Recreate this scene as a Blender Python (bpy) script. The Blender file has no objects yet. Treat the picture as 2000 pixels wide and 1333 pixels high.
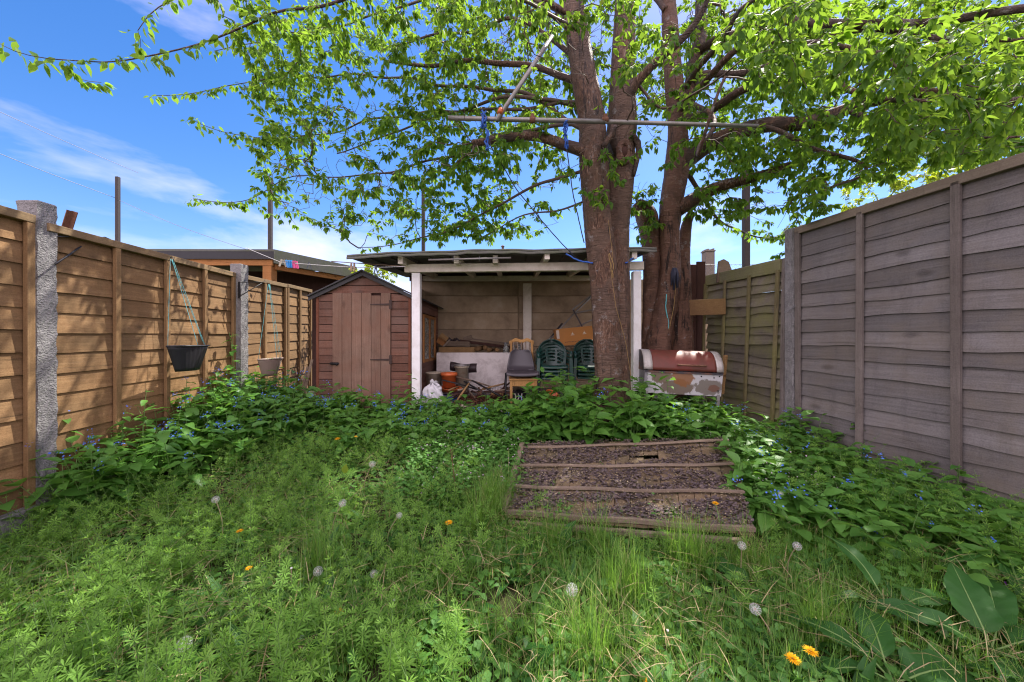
import bpy, math, random
import numpy as np
from mathutils import Vector, Matrix
R = math.radians
rng = np.random.default_rng(11)
random.seed(5)
SC = bpy.context.scene
COL = SC.collection
F = 703.0          # focal length in photograph pixels
H = 1.25           # eye height
def at(px, py, Y):
    return Vector(((px-1000)/F*Y, Y, H-(py-666.5)/F*Y))
def smooth(t):
    t = np.clip(t, 0, 1); return t*t*(3-2*t)
def gz(x, y):
    return 0.34*smooth((np.asarray(y, float)-2.0)/2.9) + 0.025*np.sin(np.asarray(x)*1.7+np.asarray(y)*1.1)

# ------------------------------------------------------------------ objects
def tag(o, label=None, cat=None, group=None, kind=None):
    if label: o['label'] = label
    if cat: o['category'] = cat
    if group: o['group'] = group
    if kind: o['kind'] = kind
    return o
def thing(name, label, cat, loc=(0,0,0), rz=0.0, group=None):
    o = bpy.data.objects.new(name, None); COL.objects.link(o)
    o.location = loc; o.rotation_euler = (0, 0, rz); o.empty_display_size = .1
    return tag(o, label, cat, group)
def copy_tree(o, parent=None):
    c = o.copy(); COL.objects.link(c)
    if parent: c.parent = parent
    for ch in list(o.children): copy_tree(ch, c)
    return c

class MB:
    def __init__(s): s.v=[]; s.f=[]; s.r=[]; s.s=[]
    def add(s, vs, fs, r=None, sm=False):
        b=len(s.v); s.v.extend([tuple(v) for v in vs])
        r = random.random() if r is None else r
        s.r.extend([r]*len(vs))
        for f in fs: s.f.append([i+b for i in f]); s.s.append(sm)
        return s
    def box(s, x0,x1,y0,y1,z0,z1, r=None, M=None):
        vs=[Vector((x,y,z)) for z in (z0,z1) for y in (y0,y1) for x in (x0,x1)]
        if M is not None: vs=[M@v for v in vs]
        return s.add(vs,[(0,2,3,1),(4,5,7,6),(0,1,5,4),(2,6,7,3),(0,4,6,2),(1,3,7,5)],r)
    def beam(s, a, b, w, h, up=(0,0,1), r=None):
        a=Vector(a); b=Vector(b); d=(b-a); L=d.length; d.normalize(); up=Vector(up)
        x=d.cross(up)
        if x.length<1e-4: x=d.cross(Vector((0,1,0)))
        x.normalize(); z=x.cross(d)
        M=Matrix((( d.x,x.x,z.x,a.x),(d.y,x.y,z.y,a.y),(d.z,x.z,z.z,a.z),(0,0,0,1)))
        return s.box(0,L,-w/2,w/2,-h/2,h/2,r,M)
    def prism(s, poly, t0, t1, axis='y', r=None, M=None):
        n=len(poly)
        def P(p,t):
            if axis=='y': v=Vector((p[0],t,p[1]))
            elif axis=='x': v=Vector((t,p[0],p[1]))
            else: v=Vector((p[0],p[1],t))
            return M@v if M is not None else v
        vs=[P(p,t0) for p in poly]+[P(p,t1) for p in poly]
        fs=[tuple(range(n))[::-1],tuple(range(n,2*n))]+[(i,(i+1)%n,n+(i+1)%n,n+i) for i in range(n)]
        return s.add(vs,fs,r)
    def tube(s, pts, rad, n=8, r=None, caps=True, wob=None):
        pts=[Vector(p) for p in pts]; m=len(pts)
        if not hasattr(rad,'__len__'): rad=[rad]*m
        vs=[]; prev=None
        for i,p in enumerate(pts):
            d=(pts[min(i+1,m-1)]-pts[max(i-1,0)])
            if d.length<1e-9: d=Vector((0,0,1))
            d.normalize()
            if prev is None:
                a=d.cross(Vector((0,0,1)))
                if a.length<.05: a=d.cross(Vector((0,1,0)))
            else: a=prev-d*prev.dot(d)
            if a.length<1e-6: a=d.orthogonal()
            a.normalize(); b=d.cross(a); prev=a
            for k in range(n):
                th=2*math.pi*k/n; q=rad[i]*(1 if wob is None else wob(i,th))
                vs.append(p+a*(math.cos(th)*q)+b*(math.sin(th)*q))
        fs=[(i*n+k,i*n+(k+1)%n,(i+1)*n+(k+1)%n,(i+1)*n+k) for i in range(m-1) for k in range(n)]
        if caps: fs+= [tuple(range(n))[::-1], tuple(range((m-1)*n,m*n))]
        return s.add(vs,fs,r,True)
    def lathe(s, prof, n=24, loc=(0,0,0), M=None, r=None, caps=False):
        vs=[]; m=len(prof); loc=Vector(loc)
        for (q,z) in prof:
            for k in range(n):
                th=2*math.pi*k/n; v=Vector((q*math.cos(th),q*math.sin(th),z))
                vs.append(loc+(M@v if M is not None else v))
        fs=[(i*n+k,i*n+(k+1)%n,(i+1)*n+(k+1)%n,(i+1)*n+k) for i in range(m-1) for k in range(n)]
        if caps: fs+= [tuple(range(n))[::-1], tuple(range((m-1)*n,m*n))]
        return s.add(vs,fs,r,True)
    def grid(s, fn, nu, nv, r=None, sm=True, closed_u=False):
        vs=[fn(i/(nu-1),j/(nv-1)) for j in range(nv) for i in range(nu)]
        fs=[(j*nu+i,j*nu+i+1,(j+1)*nu+i+1,(j+1)*nu+i) for j in range(nv-1) for i in range(nu-1)]
        return s.add(vs,fs,r,sm)
    def build(s, name, m, parent=None, bevel=0, solid=0):
        me=bpy.data.meshes.new(name); me.from_pydata(s.v,[],s.f)
        me.polygons.foreach_set('use_smooth', s.s)
        a=me.attributes.new('rnd','FLOAT','POINT'); a.data.foreach_set('value', s.r)
        me.materials.append(m); me.update()
        o=bpy.data.objects.new(name,me); COL.objects.link(o)
        if parent is not None: o.parent=parent
        if solid:
            md=o.modifiers.new('Solid','SOLIDIFY'); md.thickness=solid; md.offset=0
        if bevel:
            md=o.modifiers.new('Bevel','BEVEL'); md.width=bevel; md.segments=2; md.limit_method='ANGLE'
        return o
def np_mesh(name, V, T, rnd, m, parent=None, sm=False):
    """V (n,3), T (k,3) triangles, rnd (n,)"""
    V=np.asarray(V,np.float32); T=np.asarray(T,np.int32)
    me=bpy.data.meshes.new(name)
    me.vertices.add(len(V)); me.vertices.foreach_set('co',V.ravel())
    me.loops.add(T.size); me.loops.foreach_set('vertex_index',T.ravel())
    me.polygons.add(len(T)); me.polygons.foreach_set('loop_start',np.arange(0,T.size,T.shape[1],dtype=np.int32))
    me.update(calc_edges=True)
    if sm: me.polygons.foreach_set('use_smooth',np.ones(len(T),bool))
    a=me.attributes.new('rnd','FLOAT','POINT'); a.data.foreach_set('value',np.asarray(rnd,np.float32))
    for q in (m if isinstance(m,(list,tuple)) else [m]): me.materials.append(q)
    o=bpy.data.objects.new(name,me); COL.objects.link(o)
    if parent is not None: o.parent=parent
    return o
def wave1(n=4, amp=1.0):
    ph=[random.uniform(0,6.28) for _ in range(n)]; fr=[random.uniform(.6,1.4)*(1.9**k) for k in range(n)]
    return lambda x: amp*sum(math.sin(x*fr[k]*2.2+ph[k])/(1+k) for k in range(n))/1.6

# ------------------------------------------------------------------ materials
def newmat(name):
    m=bpy.data.materials.new(name); m.use_nodes=True
    nt=m.node_tree; nt.nodes.clear()
    out=nt.nodes.new('ShaderNodeOutputMaterial'); b=nt.nodes.new('ShaderNodeBsdfPrincipled')
    nt.links.new(b.outputs[0],out.inputs[0])
    def N(t,**k):
        n=nt.nodes.new(t)
        for a,v in k.items(): setattr(n,a,v)
        return n
    return m,nt,b,N,nt.links.new
def ramp(N,L,src,stops):
    n=N('ShaderNodeValToRGB'); e=n.color_ramp.elements
    while len(e)<len(stops): e.new(.5)
    for el,(p,c) in zip(e,stops): el.position=p; el.color=(*c,1) if len(c)==3 else c
    L(src,n.inputs[0]); return n.outputs[0]
def mixc(N,L,fac,a,b,mode='MIX'):
    n=N('ShaderNodeMix',data_type='RGBA',blend_type=mode)
    for i,v in ((0,fac),(6,a),(7,b)):
        if hasattr(v,'is_linked'): L(v,n.inputs[i])
        elif isinstance(v,(int,float)): n.inputs[i].default_value=v
        else: n.inputs[i].default_value=(*v,1)
    return n.outputs[2]
def noise(N,L,vec,scale,detail=4,rough=.55,dist=0):
    n=N('ShaderNodeTexNoise'); n.inputs['Scale'].default_value=scale; n.inputs['Detail'].default_value=detail
    n.inputs['Roughness'].default_value=rough; n.inputs['Distortion'].default_value=dist
    L(vec,n.inputs['Vector']); return n.outputs['Fac']
def math_(N,L,op,a,b=None):
    n=N('ShaderNodeMath',operation=op)
    for i,v in ((0,a),(1,b)):
        if v is None: continue
        if hasattr(v,'is_linked'): L(v,n.inputs[i])
        else: n.inputs[i].default_value=v
    return n.outputs[0]
def coords(N,L,scale=(1,1,1),off=True,kind='Object'):
    tc=N('ShaderNodeTexCoord'); mp=N('ShaderNodeMapping'); mp.inputs['Scale'].default_value=scale
    L(tc.outputs[kind],mp.inputs['Vector'])
    at_=N('ShaderNodeAttribute',attribute_name='rnd')
    if off:
        cx=N('ShaderNodeCombineXYZ')
        L(math_(N,L,'MULTIPLY',at_.outputs['Fac'],37.),cx.inputs[0]); L(math_(N,L,'MULTIPLY',at_.outputs['Fac'],91.),cx.inputs[1])
        L(math_(N,L,'MULTIPLY',at_.outputs['Fac'],53.),cx.inputs[2])
        L(cx.outputs[0],mp.inputs['Location'])
    return mp.outputs[0], at_.outputs['Fac']
def bump(N,L,b,h,strength=.3,dist=.01):
    n=N('ShaderNodeBump'); n.inputs['Strength'].default_value=strength; n.inputs['Distance'].default_value=dist
    L(h,n.inputs['Height']); L(n.outputs[0],b.inputs['Normal'])
def wood(name, dark, mid, light, axis=0, stain=None, stain_amt=.5, rough=.85, var=.35, gscale=1.0, bmp=.5):
    m,nt,b,N,L=newmat(name)
    sc=[62*gscale]*3; sc[axis]=2.2*gscale
    v,rnd=coords(N,L,tuple(sc))
    g=noise(N,L,v,1.0,7,.65,.6)
    c=ramp(N,L,g,[(.25,tuple(.55*a+.45*b_ for a,b_ in zip(dark,mid))),(.5,mid),(.75,tuple(.6*a+.4*b_ for a,b_ in zip(light,mid)))])
    # knots
    ks=[5.]*3; ks[axis]=2.2
    kv,_=coords(N,L,tuple(ks))
    vo=N('ShaderNodeTexVoronoi'); vo.inputs['Scale'].default_value=1.0; L(kv,vo.inputs['Vector'])
    kf=ramp(N,L,vo.outputs['Distance'],[(.06,(1,1,1)),(.17,(0,0,0))])
    c=mixc(N,L,math_(N,L,'MULTIPLY',kf,.85),c,tuple(x*.45 for x in dark))
    cs=[30*gscale]*3; cs[axis]=.7*gscale
    cv,_=coords(N,L,tuple(cs)); ck=noise(N,L,cv,1.0,6,.7,.3)
    c=mixc(N,L,ramp(N,L,ck,[(.33,(.8,.8,.8)),(.39,(0,0,0))]),c,tuple(x*.35 for x in dark))
    dv,_=coords(N,L,(9,9,9) if axis==2 else (9,9,1.0),off=False); dp=noise(N,L,dv,1.0,6,.7,.3)
    c=mixc(N,L,ramp(N,L,dp,[(.52,(0,0,0)),(.75,(.55,.55,.55))]),c,tuple(x*.7 for x in dark))
    fv,_=coords(N,L,(1,1,1),off=False); fn_=noise(N,L,fv,120,3,.7)
    c=mixc(N,L,.25,c,ramp(N,L,fn_,[(.3,tuple(x*.7 for x in dark)),(.7,tuple(min(1,x*1.25) for x in light))]))
    # board to board
    val=N('ShaderNodeHueSaturation'); L(c,val.inputs['Color'])
    L(math_(N,L,'ADD',math_(N,L,'MULTIPLY',rnd,var),1-var/2),val.inputs['Value'])
    c=val.outputs[0]
    wv,_=coords(N,L,(1,1,1),off=False)
    big=noise(N,L,wv,1.7,5,.6)
    c=mixc(N,L,ramp(N,L,big,[(.35,(0,0,0)),(.7,(1,1,1))]),c,mixc(N,L,1.0,c,(.72,.70,.68),'MULTIPLY'))
    if stain:
        st=noise(N,L,wv,2.3,6,.7,.4)
        c=mixc(N,L,math_(N,L,'MULTIPLY',ramp(N,L,st,[(.42,(0,0,0)),(.66,(1,1,1))]),stain_amt),c,stain)
    L(c,b.inputs['Base Color']); b.inputs['Roughness'].default_value=rough
    b.inputs['Specular IOR Level'].default_value=.25
    bump(N,L,b,g,bmp,.004)
    return m
def plain(name,col,rough=.6,metal=0,var=.12,scale=14,spec=.4,bmp=.1,dirt=None,dirt_amt=.5,dscale=3.):
    m,nt,b,N,L=newmat(name)
    v,rnd=coords(N,L)
    n=noise(N,L,v,scale,5,.6)
    c=mixc(N,L,n,tuple(x*(1-var) for x in col),tuple(min(1,x*(1+var)) for x in col))
    if dirt:
        d=noise(N,L,v,dscale,6,.7,.3)
        c=mixc(N,L,math_(N,L,'MULTIPLY',ramp(N,L,d,[(.45,(0,0,0)),(.65,(1,1,1))]),dirt_amt),c,dirt)
    L(c,b.inputs['Base Color']); b.inputs['Roughness'].default_value=rough; b.inputs['Metallic'].default_value=metal
    b.inputs['Specular IOR Level'].default_value=spec
    if bmp: bump(N,L,b,n,bmp,.003)
    return m
def leafmat(name, dark, light, trans, tw=.45, rough=.45, spec=.35, yellow=None):
    m=bpy.data.materials.new(name); m.use_nodes=True; nt=m.node_tree; nt.nodes.clear()
    def N(t,**k):
        n=nt.nodes.new(t)
        for a,v in k.items(): setattr(n,a,v)
        return n
    L=nt.links.new
    out=N('ShaderNodeOutputMaterial'); b=N('ShaderNodeBsdfPrincipled'); t=N('ShaderNodeBsdfTranslucent'); mx=N('ShaderNodeMixShader')
    a=N('ShaderNodeAttribute',attribute_name='rnd'); r=a.outputs['Fac']
    stops=[(0,dark),(.85,light)]
    if yellow: stops.append((1.0,yellow))
    c=ramp(N,L,r,stops)
    tc=N('ShaderNodeTexCoord'); n=noise(N,L,tc.outputs['Object'],60,3,.6)
    c=mixc(N,L,math_(N,L,'MULTIPLY',n,.45),c,tuple(x*.55 for x in dark))
    L(c,b.inputs['Base Color']); b.inputs['Roughness'].default_value=rough; b.inputs['Specular IOR Level'].default_value=spec
    vn=noise(N,L,tc.outputs['Object'],95,4,.6); bump(N,L,b,vn,.35,.004)
    tcol=ramp(N,L,r,[(0,tuple(x*.7 for x in trans)),(1,trans)])
    L(tcol,t.inputs[0]); mx.inputs[0].default_value=tw
    L(b.outputs[0],mx.inputs[1]); L(t.outputs[0],mx.inputs[2]); L(mx.outputs[0],out.inputs[0])
    return m

M={}
M['fence_l']=wood('fence_wood_amber',(.125,.066,.028),(.27,.150,.066),(.43,.275,.145),0,stain=(.12,.085,.045),stain_amt=.45,var=.45)
M['batten_l']=wood('batten_wood_amber',(.13,.075,.035),(.24,.14,.062),(.36,.235,.12),2,var=.4)
M['rail_l']=wood('rail_wood_amber',(.14,.09,.048),(.25,.165,.085),(.36,.25,.14),0,var=.3,stain=(.16,.13,.08),stain_amt=.5)
M['fence_r']=wood('fence_wood_grey',(.075,.071,.073),(.162,.152,.154),(.27,.255,.255),0,stain=(.165,.135,.10),stain_amt=.45,var=.6)
M['batten_r']=wood('batten_wood_grey',(.085,.072,.066),(.165,.142,.130),(.25,.22,.20),2,var=.3)
M['rail_r']=wood('rail_wood_grey',(.13,.105,.08),(.22,.18,.14),(.32,.27,.21),0,var=.3)
M['fence_g']=wood('fence_wood_mossy',(.075,.064,.052),(.16,.142,.112),(.26,.235,.185),0,stain=(.19,.20,.04),stain_amt=.5,var=.6)
M['batten_g']=wood('batten_wood_mossy',(.11,.09,.05),(.17,.14,.08),(.25,.21,.11),2,var=.3,stain=(.17,.18,.04),stain_amt=.5)
M['rail_g']=wood('rail_wood_mossy',(.11,.10,.06),(.19,.18,.095),(.27,.26,.15),0,var=.3,stain=(.20,.215,.05),stain_amt=.45)
M['shed']=wood('shed_cladding_red',(.08,.039,.026),(.168,.080,.054),(.27,.14,.10),0,stain=(.17,.12,.10),stain_amt=.55,var=.5)
M['shed_door']=wood('shed_door_pinkgrey',(.12,.072,.05),(.235,.148,.108),(.36,.25,.19),2,stain=(.21,.10,.062),stain_amt=.5,var=.4)
M['shed_trim']=wood('shed_trim_red',(.10,.036,.02),(.19,.07,.04),(.27,.115,.07),2,var=.3)
M['orange_wood']=wood('orange_timber',(.21,.085,.026),(.36,.155,.05),(.48,.25,.10),0,var=.3)
M['brown_wood']=wood('dark_brown_timber',(.028,.014,.011),(.058,.026,.02),(.10,.05,.038),2,var=.4)
M['plank']=wood('raw_plank',(.15,.085,.035),(.27,.16,.065),(.40,.26,.12),0,var=.5,stain=(.10,.05,.03),stain_amt=.5)
M['old_plank']=wood('old_plank',(.10,.07,.045),(.21,.155,.11),(.34,.27,.2),0,var=.5,stain=(.08,.055,.045),stain_amt=.5)
M['chair_wood']=wood('chair_wood',(.24,.12,.04),(.40,.215,.075),(.52,.32,.13),2,var=.2)
M['white_paint']=plain('white_painted_timber',(.83,.83,.83),.5,0,.05,30,dirt=(.50,.44,.37),dirt_amt=.3,dscale=6)
M['cream_paint']=plain('cream_painted_timber',(.72,.66,.57),.6,0,.08,30,dirt=(.42,.34,.26),dirt_amt=.5,dscale=4)
M['white_board']=plain('white_board_stained',(.80,.74,.71),.7,0,.06,12,dirt=(.26,.20,.17),dirt_amt=.6,dscale=2.6)
M['felt']=plain('dark_roof_felt',(.05,.05,.052),.85,0,.3,40,bmp=.5)
M['felt_light']=plain('weathered_roof_felt',(.12,.12,.105),.9,0,.25,30,bmp=.4,dirt=(.10,.12,.05),dirt_amt=.5,dscale=5)
M['roof_under']=plain('roof_sheet_underside',(.085,.08,.08),.8,0,.2,6,bmp=.2)
M['black_metal']=plain('black_metal',(.02,.02,.022),.45,.4,.3,30)
M['dark_pole']=plain('dark_rusty_pole',(.06,.05,.048),.8,.3,.4,60,bmp=.6)
M['hinge']=plain('brown_hinge',(.055,.034,.028),.7,.2,.3,30)
M['rust']=plain('rusty_steel',(.16,.075,.045),.85,.2,.4,40,bmp=.5)
M['galv']=plain('grey_galvanised_tube',(.27,.26,.25),.5,.6,.15,20,dirt=(.20,.16,.13),dirt_amt=.5,dscale=8)
M['wire']=plain('grey_wire',(.22,.22,.23),.5,.3,.1,20)
M['rope_blue']=plain('blue_rope',(.02,.085,.36),.7,0,.35,160,bmp=.6)
M['rope_dark']=plain('dark_cord',(.025,.028,.05),.7,0,.3,120,bmp=.4)
M['rope_teal']=plain('teal_twine',(.10,.36,.38),.7,0,.2,120)
M['twine']=plain('yellow_twine',(.26,.17,.06),.8,0,.2,120)
M['white_plastic_cord']=plain('white_line',(.55,.55,.55),.6,0,.1,50)
M['black_plastic']=plain('black_plastic',(.022,.021,.027),.5,0,.15,20,spec=.4)
M['dark_shell']=plain('charcoal_chair_plastic',(.048,.041,.048),.42,0,.12,10,spec=.5)
M['green_plastic']=plain('dark_green_plastic',(.004,.038,.030),.36,0,.15,8,spec=.45,dirt=(.12,.13,.10),dirt_amt=.25,dscale=5)
M['beige_plastic']=plain('beige_plastic',(.30,.225,.19),.6,0,.1,12,dirt=(.22,.15,.12),dirt_amt=.4)
M['orange_plastic']=plain('orange_plastic',(.52,.115,.03),.42,0,.1,8,spec=.5,dirt=(.22,.07,.03),dirt_amt=.5)
M['bag']=plain('white_plastic_bag',(.50,.50,.52),.4,0,.12,10,spec=.5,bmp=.3)
M['clear_tub']=plain('pale_tub',(.42,.37,.28),.3,0,.2,8,spec=.5,dirt=(.25,.17,.1),dirt_amt=.6,dscale=8)
M['tin_blue']=plain('blue_label',(.02,.06,.26),.4,0,.2,18)
M['tin_white']=plain('white_tin',(.62,.63,.64),.4,0,.1,18,dirt=(.3,.25,.2),dirt_amt=.4)
M['brown_plastic']=plain('dark_brown_plastic',(.035,.022,.024),.5,0,.2,14)
M['cardboard']=plain('cardboard_box',(.44,.19,.05),.85,0,.1,6,bmp=.1,dirt=(.30,.15,.055),dirt_amt=.5)
M['card_print']=plain('pale_print',(.62,.55,.42),.8,0,.1,6)
M['card_tape']=plain('packing_tape',(.55,.47,.38),.25,0,.1,6)
M['bbq_red']=plain('bbq_red_rust',(.155,.034,.024),.5,0,.3,9,spec=.4,dirt=(.10,.036,.022),dirt_amt=.8,dscale=4)
M['bbq_white']=plain('bbq_pale_paint',(.44,.44,.45),.5,0,.12,12,dirt=(.15,.08,.035),dirt_amt=1.0,dscale=2.6)
M['bbq_band']=plain('bbq_bare_band',(.45,.43,.40),.5,.2,.2,20,dirt=(.20,.16,.13),dirt_amt=.6,dscale=10)
M['bbq_end']=plain('bbq_sooty_end',(.045,.045,.055),.6,.2,.3,14,dirt=(.22,.08,.03),dirt_amt=.8,dscale=7)
M['pink_peg']=plain('pink_peg',(.62,.05,.20),.4); M['blue_peg']=plain('blue_peg',(.03,.26,.62),.4); M['sand_peg']=plain('beige_peg',(.5,.45,.36),.6)
M['dark_peg']=plain('dark_peg',(.05,.06,.10),.5); M['wood_peg']=plain('wooden_peg',(.42,.30,.20),.7)
M['brick']=plain('rough_chimney',(.18,.15,.13),.95,0,.5,50,bmp=.8)
M['terracotta']=plain('clay_pot',(.15,.10,.09),.8)
M['slate']=plain('slate_dark',(.04,.04,.045),.8)

def bbqbody():
    m,nt,b,N,L=newmat('stained_pale_barbecue_paint')
    v,_=coords(N,L,(1,1,1),off=False)
    n1=noise(N,L,v,16,6,.7); n2=noise(N,L,v,70,4,.7)
    c=mixc(N,L,n1,(.40,.40,.42),(.55,.54,.55))
    sp=N('ShaderNodeSeparateXYZ'); L(v,sp.inputs[0])
    def blot(cx,cz,rx,rz,hard=.25):
        dx=math_(N,L,'DIVIDE',math_(N,L,'SUBTRACT',sp.outputs[0],cx),rx); dz=math_(N,L,'DIVIDE',math_(N,L,'SUBTRACT',sp.outputs[2],cz),rz)
        d=math_(N,L,'ADD',math_(N,L,'ADD',math_(N,L,'MULTIPLY',dx,dx),math_(N,L,'MULTIPLY',dz,dz)),math_(N,L,'MULTIPLY',math_(N,L,'SUBTRACT',n1,.5),2.2))
        return ramp(N,L,d,[(1-hard,(.92,.92,.92)),(1.0,(0,0,0))])
    for (cx,cz,rx,rz,col) in ((-.24,.49,.13,.09,(.14,.095,.055)),(-.06,.37,.20,.10,(.13,.095,.062)),(.0,.50,.13,.13,(.23,.095,.03)),(.30,.385,.17,.10,(.15,.13,.105)),(.35,.375,.065,.045,(.15,.075,.05)),(-.45,.46,.05,.16,(.20,.19,.21))):
        c=mixc(N,L,blot(cx,cz,rx,rz),c,col)
    c=mixc(N,L,ramp(N,L,n2,[(.6,(0,0,0)),(.72,(.7,.7,.7))]),c,(.14,.07,.04))
    L(c,b.inputs['Base Color']); b.inputs['Roughness'].default_value=.55; bump(N,L,b,n2,.25,.003); return m
M['bbq_body']=bbqbody()
def concrete_post():
    m,nt,b,N,L=newmat('rough_concrete')
    v,_=coords(N,L,(1,1,1))
    n1=noise(N,L,v,9,6,.7); n2=noise(N,L,v,75,4,.7); 
    vo=N('ShaderNodeTexVoronoi'); vo.inputs['Scale'].default_value=95; L(v,vo.inputs['Vector'])
    c=ramp(N,L,n1,[(.3,(.14,.137,.14)),(.7,(.27,.262,.262))])
    c=mixc(N,L,ramp(N,L,n2,[(.45,(0,0,0)),(.75,(.55,.55,.55))]),c,(.36,.345,.335))
    c=mixc(N,L,ramp(N,L,vo.outputs['Distance'],[(.1,(.16,.16,.16)),(.3,(0,0,0))]),c,(.12,.11,.11))
    L(c,b.inputs['Base Color']); b.inputs['Roughness'].default_value=.95; b.inputs['Specular IOR Level'].default_value=.2
    h=math_(N,L,'ADD',n2,math_(N,L,'MULTIPLY',vo.outputs['Distance'],.6)); bump(N,L,b,h,.8,.012)
    return m
M['concrete']=concrete_post()
def wallmat():
    m,nt,b,N,L=newmat('drab_concrete_boards')
    v,rnd=coords(N,L,(1,1,1))
    n1=noise(N,L,v,2.2,6,.65); n2=noise(N,L,v,40,4,.7)
    c=ramp(N,L,n1,[(.3,(.23,.165,.105)),(.55,(.42,.315,.205)),(.75,(.52,.42,.31))])
    hs=N('ShaderNodeHueSaturation'); L(c,hs.inputs['Color']); L(math_(N,L,'ADD',math_(N,L,'MULTIPLY',rnd,.3),.85),hs.inputs['Value'])
    c=mixc(N,L,math_(N,L,'MULTIPLY',n2,.3),hs.outputs[0],(.10,.08,.06))
    L(c,b.inputs['Base Color']); b.inputs['Roughness'].default_value=.95; bump(N,L,b,n2,.3,.004)
    return m
M['wall']=wallmat()
def barkmat(name,base,light,dark,mk=.5):
    m,nt,b,N,L=newmat(name)
    v,_=coords(N,L,(1,1,1),off=False)
    v2,_=coords(N,L,(5.5,5.5,55),off=False); v3,_=coords(N,L,(24,24,6.5),off=False); v4,_=coords(N,L,(60,60,22),off=False); v5,_=coords(N,L,(9,9,1.2),off=False)
    rg=noise(N,L,v2,1.0,7,.68,1.2); big=noise(N,L,v,2.0,6,.65,.6); fis=noise(N,L,v3,1.0,8,.72,1.8); fl=noise(N,L,v4,1.0,6,.75,.8); crk=noise(N,L,v5,1.0,6,.7,1.4)
    c=ramp(N,L,rg,[(.30,dark),(.44,base),(.58,base),(.70,light)])
    pl=noise(N,L,v,4.3,5,.65,.8)
    c=mixc(N,L,ramp(N,L,pl,[(.42,(0,0,0)),(.64,(.85,.85,.85))]),c,tuple(x*.5 for x in base))
    mask=ramp(N,L,big,[(mk,(0,0,0)),(mk+.055,(1,1,1))])
    rough=ramp(N,L,fis,[(.34,(.014,.007,.005)),(.44,(.075,.036,.020)),(.56,(.16,.085,.05)),(.68,(.34,.24,.18))])
    rough=mixc(N,L,ramp(N,L,fl,[(.48,(0,0,0)),(.66,(.85,.85,.85))]),rough,(.045,.022,.014))
    c=mixc(N,L,mask,c,rough)
    c=mixc(N,L,ramp(N,L,crk,[(.36,(1,1,1)),(.42,(0,0,0))]),c,(.016,.008,.006))
    sp=noise(N,L,v,5.5,6,.8)
    c=mixc(N,L,ramp(N,L,sp,[(.58,(0,0,0)),(.66,(.8,.8,.8))]),c,(.27,.255,.24))
    L(c,b.inputs['Base Color']); b.inputs['Roughness'].default_value=.6; b.inputs['Specular IOR Level'].default_value=.4
    h=N('ShaderNodeMix',data_type='FLOAT'); L(mask,h.inputs[0]); L(rg,h.inputs[2]); L(fis,h.inputs[3])
    bump(N,L,b,h.outputs[0],1.0,.035)
    return m
M['bark']=barkmat('cherry_bark',(.135,.082,.056),(.255,.19,.145),(.042,.022,.014))
M['bark_red']=barkmat('cherry_bark_red',(.165,.085,.055),(.33,.21,.155),(.055,.024,.015),.60)
M['limb']=barkmat('limb_bark',(.085,.052,.038),(.17,.115,.085),(.032,.018,.013))
M['twig']=plain('twig_bark',(.085,.058,.042),.7,0,.35,40,bmp=.4)
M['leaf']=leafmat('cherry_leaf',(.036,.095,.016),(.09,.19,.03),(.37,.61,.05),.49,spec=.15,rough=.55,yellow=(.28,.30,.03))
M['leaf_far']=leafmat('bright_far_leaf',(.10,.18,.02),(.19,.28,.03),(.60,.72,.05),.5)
M['alkanet']=leafmat('broad_weed_leaf',(.05,.155,.028),(.15,.34,.06),(.28,.58,.07),.36,rough=.42)
M['cleavers']=leafmat('whorled_weed_leaf',(.085,.205,.032),(.235,.425,.075),(.40,.71,.09),.40,rough=.6,spec=.2)
M['grassb']=leafmat('grass_blade',(.06,.155,.022),(.18,.35,.055),(.33,.61,.06),.40,rough=.5,yellow=(.42,.37,.17))
M['straw']=leafmat('dead_straw',(.26,.19,.09),(.50,.42,.24),(.4,.3,.15),.2,rough=.8,spec=.1)
M['herb']=leafmat('small_herb_leaf',(.055,.17,.03),(.13,.31,.055),(.22,.50,.06),.35,rough=.6)
M['dock']=leafmat('dock_leaf',(.022,.085,.016),(.045,.14,.026),(.11,.30,.03),.25,rough=.5,spec=.22)
M['midrib']=plain('pale_midrib',(.13,.22,.06),.6)
M['stem']=plain('green_stem',(.10,.19,.045),.6,0,.2,30)
M['dry_stem']=plain('dry_stem',(.26,.21,.12),.8,0,.2,30)
M['blue_petal']=leafmat('blue_petal',(.06,.15,.70),(.17,.32,.92),(.10,.25,.8),.25,rough=.7,spec=.1)
M['pink_petal']=leafmat('pale_pink_petal',(.45,.30,.42),(.62,.50,.60),(.6,.45,.6),.3,rough=.7,spec=.1)
M['purple_petal']=leafmat('purple_petal',(.28,.05,.45),(.42,.12,.6),(.4,.1,.6),.3,rough=.7,spec=.1)
M['yellow_petal']=leafmat('yellow_petal',(.88,.40,.01),(.95,.58,.02),(.9,.5,.01),.25,rough=.6,spec=.1)
M['fluff']=leafmat('seed_fluff',(.80,.80,.80),(.93,.93,.93),(.9,.9,.9),.4,rough=.9,spec=.05)
M['seed_core']=plain('seed_core',(.35,.27,.18),.9)
M['flake']=plain('curled_felt_flakes',(.088,.068,.070),.85,0,.6,25,bmp=.4,dirt=(.19,.13,.095),dirt_amt=.55,dscale=2.)
M['deck']=wood('weathered_roof_boards',(.10,.068,.04),(.175,.125,.072),(.26,.195,.12),1,var=.5,stain=(.10,.095,.055),stain_amt=.5)
M['deck_batten']=wood('weathered_batten',(.11,.08,.058),(.20,.155,.115),(.31,.25,.19),0,var=.4)
M['litter']=plain('brown_leaf_litter',(.115,.042,.022),.9,0,.6,18,bmp=.2)
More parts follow.
